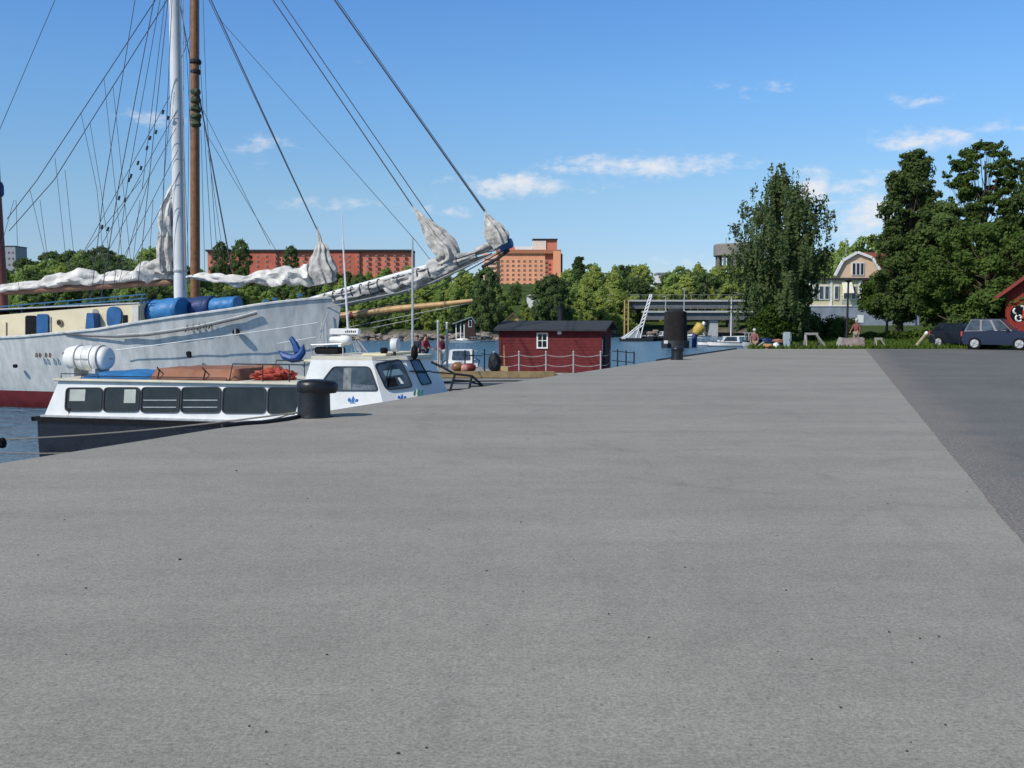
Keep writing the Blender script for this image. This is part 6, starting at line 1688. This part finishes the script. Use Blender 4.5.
# concrete plinth with figure
c = at0(852, 54.2); root = thing('stone_block', c, 'rough pinkish stone block at the end of the quay joint', 'stone block')
bm = bmesh.new(); bmesh.ops.create_cube(bm, size=1); bmesh.ops.subdivide_edges(bm, edges=bm.edges[:], cuts=5, use_grid_fill=True)
mb = MB(); vs_ = []
for v in bm.verts:
    f = 1-.18*(v.co.z+.5)
    q = Vector((v.co.x*1.30*f, v.co.y*1.0*f, (v.co.z+.5)*.56)); q += Vector([noise.noise(q*2.3+Vector((k*5, 0, 0)))*.07 for k in range(3)])
    vs_.append(c+Vector((q.x, q.y, max(-.02, q.z))))
mb.add(vs_, [[v.index for v in f.verts] for f in bm.faces]); bm.free()
mb.build('block', mat('pinkish_granite', (.30,.24,.21), .9, .25, 4, bump=.5), root, True)
c2 = at0(841.5, 54.0); mb = MB(); lump(mb, c2+Vector((0, 0, .2)), (.22, .3, .36), 4, .35); o = mb.build('boulder', mat('grey_boulder', (.25,.24,.22), .9, .2, 4), None, True); tag(centred(o), 'grey boulder leaning against the pinkish stone block', 'boulder')
person((at0(855.5, 58.0).x, 57.8, -.12), 2.4, 'person in reddish jacket standing behind the pinkish stone block', cl('brick_red_jacket', (.19,.065,.055)), cl('khaki_trousers', (.25,.20,.15)), hairg, 1.66, arms=((.1, .1), (.3, .35)))
# lamp post
o = thing('lamp_post', at0(847, 56), 'dark tall pole with small lamp head before the yellow house', 'lamp post')
MB().tube([at0(847, 56, -.1), at0(847.6, 56, hgt(282, 56))], [.075, .05], 10).build('pole', M['dark'], o)
MB().lathe([(.05, 0), (.16, .1), (.18, .14), (.03, .26)], at0(847.6, 56, hgt(283, 56)), n=12).build('lamp_head', M['dark'], o)
MB().lathe([(.11, 0), (.11, .35), (.08, .38)], at0(847, 56, -.02), n=10).build('base', M['dark'], o)
# electric cabinet
o = thing('electric_cabinet', at0(787, 54), 'pale blue grey electric cabinet on the quay end', 'cabinet')
a = at0(784, 54); b_ = at0(789.8, 54)
mc = mat('pale_cabinet_paint', (.36,.42,.46), .5, .1, 3)
MB().bbox(a.x, b_.x, 53.8, 54.1, .06, hgt(332, 54), .015).build('body', mc, o); MB().box(a.x-.02, b_.x+.02, 53.82, 54.12, -.02, .058).build('plinth', M['dark'], o)
MB().box(a.x+.03, b_.x-.03, 53.785, 53.798, .1, hgt(333, 54)).build('door', mc, o); MB().box(b_.x-.06, b_.x-.04, 53.77, 53.784, .4, .5).build('handle', M['dark'], o)
# trestle
def trestle(px0, px1, Y, ztop, label, m_, skew=.3, legr=.05):
    a, b_ = at0(px0, Y), at0(px1, Y); o = thing('trestle', (a+b_)/2, label, 'trestle')
    MB().box(a.x-.05, b_.x-.15, Y-.05, Y+.05, ztop-.12, ztop).build('beam', M[m_], o)
    for x0_, x1_ in ((a.x, a.x), (b_.x-.25, b_.x+skew)):
        for dy in (-.3, .3):
            MB().tube([(x0_, Y+dy*.2, ztop-.10), (x1_, Y+dy, -.02)], legr, 4).build('leg', M[m_], o)
    return o
trestle(806, 821, 54.6, .82, 'tall weathered trestle with slanting right leg left of the stone block', 'grey_wood', .25, .055)
trestle(876, 885.5, 55.0, .55, 'small pale trestle on the grass right of the stone block', 'grey_wood', .02, .035)
for px_, lb_ in ((801, 'short dark stump under the left end of the tall trestle'), (818.5, 'short dark stump under the right end of the tall trestle')):
    o = MB().lathe([(.09, -.02), (.085, .3), (.03, .33)], at0(px_, 53.6), n=10).build('stump', M['dark'], None, True); tag(centred(o), lb_, 'post')
# leaning timber post
o = thing('leaning_post', at0(914.5, 54.2), 'leaning yellowish timber post with white tip at the asphalt edge', 'post')
MB().tube([at0(913.5, 54, -.1), at0(926, 54.6, .72)], .085, 8).build('post', M['timber'], o)
MB().tube([at0(926, 54.6, .722), at0(927.3, 54.65, .84)], .09, 8).build('tip', M['white'], o)
o = MB().tube([at0(927, 54.65, .78), at0(934, 54.5, .68), at0(938, 54.6, .1)], .013, 5).build('rope', M['rope']); tag(centred(o), 'thin rope hanging from the tip of the leaning post', 'rope')
# clutter at corner
mb = MB(); lump(mb, at0(776.5, 53.4, .16), (.16, .15, .18), 3, .2); o = mb.build('sack', M['white'], None, True); tag(centred(o), 'white sack on the quay corner beside the dinghies', 'sack')
mb = MB(); lump(mb, at0(768, 53.3, .12), (.26, .2, .14), 6, .4); o = mb.build('net_heap', mat('orange_net', (.42,.22,.08), .9, .4, 12, bump=1), None, True); tag(centred(o), 'orange brown net heap on the quay corner', 'net')
mb = MB(); mb.tube([at0(749, 54.4, -.3), at0(764, 53.4, .35)], .05, 6); o = mb.build('gangplank', M['galv']); tag(centred(o), 'pale sloping pole leading down from the quay corner to the water', 'pole')

# ------------------------------------------------------------------ cars
def car(loc, rz, label, paint, L=4.2, Wd=1.7, H=1.5, glassm='glass', kind='hatch'):
    root = thing('parked_car', loc, label, 'car'); T = Matrix.Translation(Vector(loc)) @ Matrix.Rotation(rz, 4, 'Z')
    # side profile (x forward), lower body
    lo = [(-L/2, .45), (-L/2+.03, .78), (-L/2+.12, .93), (-L*.05, .98), (L*.22, .97), (L*.42, .84), (L/2-.03, .66), (L/2, .45), (L/2-.1, .24), (-L/2+.1, .26)]
    vs = []; fs = []; n = len(lo)
    ws = [(-1, .90), (-.96, 1), (.96, 1), (1, .90)]
    cols_ = [(-Wd/2, .97), (-Wd/2+.07, 1.0), (Wd/2-.07, 1.0), (Wd/2, .97)]
    for y, f in cols_:
        for x, z in lo: vs.append(T @ Vector((x*f, y, .6+(z-.6)*f)))
    for c_ in range(3):
        for k in range(n): fs.append((c_*n+k, c_*n+(k+1) % n, (c_+1)*n+(k+1) % n, (c_+1)*n+k))
    fs += [tuple(range(n)), tuple(3*n+k for k in range(n))]
    MB().add(vs, fs).build('body', paint, root, True)
    # greenhouse
    gb_ = [(-L/2+.14, .93), (L*.20, .96)]; gt = [(-L/2+.42, H), (L*.02, H)]
    p = [T @ Vector(q) for q in ((gb_[0][0], -Wd/2+.08, gb_[0][1]), (gb_[1][0], -Wd/2+.08, gb_[1][1]), (gb_[1][0], Wd/2-.08, gb_[1][1]), (gb_[0][0], Wd/2-.08, gb_[0][1]),
        (gt[0][0], -Wd/2+.24, gt[0][1]-.03), (gt[1][0], -Wd/2+.24, gt[1][1]-.02), (gt[1][0], Wd/2-.24, gt[1][1]-.02), (gt[0][0], Wd/2-.24, gt[0][1]-.03))]
    MB().hexa(p).build('cabin', paint, root)
    MB().bbox(gt[0][0]-.03, gt[1][0]+.03, -Wd/2+.22, Wd/2-.22, H-.035, H+.01, .015, T).build('roof', paint, root)
    cc = sum(p, Vector())/8
    def win(a, b_, c_, d_, name, shr=.86):
        q = [a, b_, c_, d_]; m0 = sum(q, Vector())/4; nn_ = (b_-a).cross(d_-a).normalized()
        if nn_.dot(m0-cc) < 0: nn_ = -nn_
        MB().prism([x+nn_*.004 for x in rpoly([m0+(x-m0)*shr for x in q], .07)], nn_*.012).build(name, M[glassm], root)
    for lo_a, lo_b, up_a, up_b in ((0, 1, 4, 5), (3, 2, 7, 6)):
        A_, B_, C_, D_ = p[lo_a], p[lo_b], p[up_b], p[up_a]
        for t0, t1 in ((0, .34), (.36, .66), (.68, 1)):
            win(A_.lerp(B_, t0), A_.lerp(B_, t1), D_.lerp(C_, t1), D_.lerp(C_, t0), 'side_window', .88)
    win(p[1], p[2], p[6], p[5], 'windscreen'); win(p[3], p[0], p[4], p[7], 'rear_window')
    for x in (-L*.30, L*.31):
        for s_ in (-1, 1):
            y = s_*(Wd/2-.06)
            f = MB().lathe([(.22, -.1), (.31, -.09), (.325, 0), (.31, .09), (.22, .1)], M=lambda q: T @ Vector((x+q.x, y+q.y, .315+q.z)), axis='y', n=22).build('wheel', M['black'], root, True)
            rm = MB().lathe([(.20, -.02), (.21, .0), (.06, .02)], M=lambda q: T @ Vector((x+q.x, y+s_*(.09+abs(q.y)*1)+0, .315+q.z)), axis='y', n=18)
            for k in range(5):
                a = k*2*PI/5; rm.box(.04, .2, -.025, .025, -.01, .02, lambda q: T @ Vector((x+q.x*math.cos(a)-q.y*math.sin(a), y+s_*(.125+q.z), .315+q.x*math.sin(a)+q.y*math.cos(a))))
            rm.build('rim', M['galv'], f)
    for s_ in (-1, 1):
        MB().bbox(L/2-.13, L/2-.015, s_*Wd*.36-.16, s_*Wd*.36+.16, .60, .74, .02, T).build('headlight', M['glass_b'], root)
        MB().bbox(-L/2-.012, -L/2+.08, s_*Wd*.42-.1, s_*Wd*.42+.1, .66, .92, .02, T).build('tail_light', M['red'], root)
        MB().bbox(L*.12, L*.17, s_*(Wd/2+.09)-.09, s_*(Wd/2+.09)+.09, .96, 1.1, .03, T).build('mirror', paint, root)
    MB().bbox(-L/2-.05, -L/2+.04, -Wd/2+.05, Wd/2-.05, .30, .48, .03, T).build('bumper', M['black'], root)
    MB().bbox(L/2-.06, L/2+.05, -Wd/2+.05, Wd/2-.05, .27, .46, .03, T).build('bumper', M['black'], root)
    MB().box(-L/2-.055, -L/2-.03, -.25, .25, .56, .67, T).build('number_plate', M['white'], root)
    return root
paintb = mat('blue_car_paint', (.008,.016,.045), .22, .1, 2, spec=.6); paintd = mat('dark_car_paint', (.006,.008,.016), .25, .1, 2, spec=.6)
car(at0(1001, 51.8, .004), math.radians(-38), 'blue hatchback with silver rims parked in front of the red barn', paintb, 3.4, 1.6, 1.55, glassm='glass_b')
car(at0(966, 54.3, -.0), math.radians(-64), 'dark navy car parked left behind the blue hatchback', paintd, 3.5, 1.55, 1.32)

# pebbles on the quay
mb = MB(); rp = random.Random(4)
for k in range(50):
    x_, y_ = rp.uniform(20, 1010), rp.uniform(470, 765); p = G(x_, y_, 0)
    if p.x > A0.x + (A1.x-A0.x)*(p.y-A0.y)/(A1.y-A0.y): continue
    r_ = rp.uniform(.0025, .007)*(1.6 if rp.random() < .12 else 1); lump(mb, p+Vector((0, 0, r_*.5)), (r_, r_*1.2, r_*.7), k, .4, 3)
tag(mb.build('pebbles', mat('dark_gravel', (.05,.048,.045), .9, .4, 200)), 'tiny dark pebbles scattered over the pale concrete quay', 'pebbles', kind='stuff')
# rocks on the far shore
rk = random.Random(9); mb = MB()
for k in range(260):
    px_ = rk.uniform(330, 730); x_ = (px_-512)/1026*170; y_ = shore_y(x_)+rk.uniform(-1.2, 3)
    r_ = rk.uniform(.25, .8); lump(mb, (x_, y_, -2.0+rk.uniform(0, .8)), (r_*1.3, r_, r_*.7), k, .5, 5)
tag(mb.build('shore_rocks', mat('shore_rock', (.24,.20,.17), .9, .3, .8), None, False), 'brown grey rocks lining the far shoreline', 'rocks', kind='stuff')

# ------------------------------------------------------------------ light and sky
SUN_EL, SUN_AZ = 40, math.atan2(-.78, -.63)     # azimuth of the direction towards the sun, from +Y clockwise
w = bpy.data.worlds.new('World'); scene.world = w; w.use_nodes = True
nt = w.node_tree; nt.nodes.clear()
out = nt.nodes.new('ShaderNodeOutputWorld'); bg = nt.nodes.new('ShaderNodeBackground'); nt.links.new(bg.outputs[0], out.inputs[0])
sky = nt.nodes.new('ShaderNodeTexSky'); sky.sky_type = 'NISHITA'; sky.sun_disc = False
sky.sun_elevation = math.radians(SUN_EL); sky.sun_rotation = SUN_AZ
sky.air_density = 1.0; sky.dust_density = .3; sky.ozone_density = 3.0; sky.altitude = 0
bg.inputs['Strength'].default_value = .15
tc = nt.nodes.new('ShaderNodeTexCoord'); sx = nt.nodes.new('ShaderNodeSeparateXYZ'); nt.links.new(tc.outputs['Generated'], sx.inputs[0])
def mth(op, a, b=None, c=None, clamp=False):
    n = nt.nodes.new('ShaderNodeMath'); n.operation = op; n.use_clamp = clamp
    for i, v in enumerate((a, b, c)):
        if v is None: continue
        if isinstance(v, (int, float)): n.inputs[i].default_value = v
        else: nt.links.new(v, n.inputs[i])
    return n.outputs[0]
az = mth('ARCTAN2', sx.outputs['X'], sx.outputs['Y']); el = mth('ARCSINE', sx.outputs['Z'])
cb = nt.nodes.new('ShaderNodeCombineXYZ'); nt.links.new(az, cb.inputs[0]); nt.links.new(el, cb.inputs[1])
def sn(scale, sy, det=7, rough=.62, dist=0):
    mp = nt.nodes.new('ShaderNodeMapping'); mp.inputs['Scale'].default_value = (1, sy, 1); nt.links.new(cb.outputs[0], mp.inputs[0])
    n = nt.nodes.new('ShaderNodeTexNoise'); n.inputs['Scale'].default_value = scale; n.inputs['Detail'].default_value = det; n.inputs['Roughness'].default_value = rough; n.inputs['Distortion'].default_value = dist
    nt.links.new(mp.outputs[0], n.inputs['Vector']); return n.outputs['Fac']
nz1 = sn(26, 2.2); nz2 = sn(70, 1.7)
nmix = mth('ADD', mth('MULTIPLY', nz1, .65), mth('MULTIPLY', nz2, .35))
clouds = [(520, 185, 52, 9, 1.0), (575, 170, 26, 6, .8), (650, 165, 70, 9, 1.0), (925, 139, 34, 9, .95), (860, 186, 30, 11, .85), (812, 188, 14, 18, 1.0), (872, 216, 26, 28, 1.0), (845, 235, 40, 14, .6), (925, 100, 22, 6, .6), (255, 148, 34, 12, .45), (335, 205, 40, 6, .6), (452, 211, 26, 5, .6), (1000, 128, 46, 6, .5), (150, 120, 22, 7, .6), (765, 92, 26, 8, .35), (705, 88, 20, 5, .3), (320, 60, 30, 8, .1), (700, 262, 40, 8, .35)]
tot = None
for px_, py_, sx_, sy_, amp in [(a_, b_, c_*1.25, d_*1.1, e_) for a_, b_, c_, d_, e_ in clouds]:
    r = ray(px_, py_).normalized(); a0 = math.atan2(r.x, r.y); e0 = math.asin(r.z)
    da = mth('MULTIPLY', mth('SUBTRACT', az, a0), 1026/sx_); de = mth('MULTIPLY', mth('SUBTRACT', el, e0), 1026/sy_)
    g = mth('EXPONENT', mth('MULTIPLY', mth('ADD', mth('MULTIPLY', da, da), mth('MULTIPLY', de, de)), -.8))
    g = mth('MULTIPLY', g, amp); tot = g if tot is None else mth('MAXIMUM', tot, g)
# broken clouds elsewhere in the sky (outside the photographed strip)
m1 = mth('ADD', tot, mth('MULTIPLY', mth('SUBTRACT', nmix, .5), 3.4))
cm = nt.nodes.new('ShaderNodeMapRange'); cm.interpolation_type = 'SMOOTHSTEP'; cm.inputs[1].default_value = .22; cm.inputs[2].default_value = 1.35; cm.inputs[4].default_value = .95
nt.links.new(m1, cm.inputs[0])
mask = mth('MULTIPLY', cm.outputs[0], mth('MINIMUM', 1.0, mth('MULTIPLY', tot, 4.0)))
hs = nt.nodes.new('ShaderNodeHueSaturation'); hs.inputs['Saturation'].default_value = 1.12; hs.inputs['Hue'].default_value = .5; nt.links.new(sky.outputs[0], hs.inputs['Color'])
tr_ = nt.nodes.new('ShaderNodeValToRGB'); nt.links.new(mth('MULTIPLY', el, 1/1.4, clamp=True), tr_.inputs['Fac'])
ce = tr_.color_ramp.elements
while len(ce) < 8: ce.new(.5)
for k_, (p_, c_) in enumerate(((0.0, (.54,.62,.84)), (.047, (.57,.645,.83)), (.084, (.67,.74,.82)), (.152, (.70,.865,.99)), (.215, (.66,.87,1.08)), (.27, (.66,.86,1.05)), (.42, (.92,.89,.78)), (1.0, (1.1,.98,.78)))):
    ce[k_].position = p_; ce[k_].color = (*c_, 1)
tm = nt.nodes.new('ShaderNodeMixRGB'); tm.blend_type = 'MULTIPLY'; tm.inputs[0].default_value = 1
nt.links.new(hs.outputs[0], tm.inputs[1]); nt.links.new(tr_.outputs[0], tm.inputs[2])
mx = nt.nodes.new('ShaderNodeMixRGB'); nt.links.new(mask, mx.inputs[0]); nt.links.new(tm.outputs[0], mx.inputs[1]); mx.inputs[2].default_value = (5.5, 5.6, 5.9, 1)
nt.links.new(mx.outputs[0], bg.inputs['Color'])
sun = bpy.data.objects.new('sun', bpy.data.lights.new('sun', 'SUN')); col.objects.link(sun)
sun.data.energy = 4.1; sun.data.angle = math.radians(.53); sun.data.color = (1, .95, .87)
e = math.radians(SUN_EL); dsun = Vector((math.sin(SUN_AZ)*math.cos(e), math.cos(SUN_AZ)*math.cos(e), math.sin(e)))
sun.rotation_euler = dsun.to_track_quat('Z', 'Y').to_euler(); sun.location = (-20, -10, 40)
scene.view_settings.view_transform = 'Standard'; scene.view_settings.look = 'None'; scene.view_settings.exposure = 0
scene.render.resolution_x = 1024; scene.render.resolution_y = 768
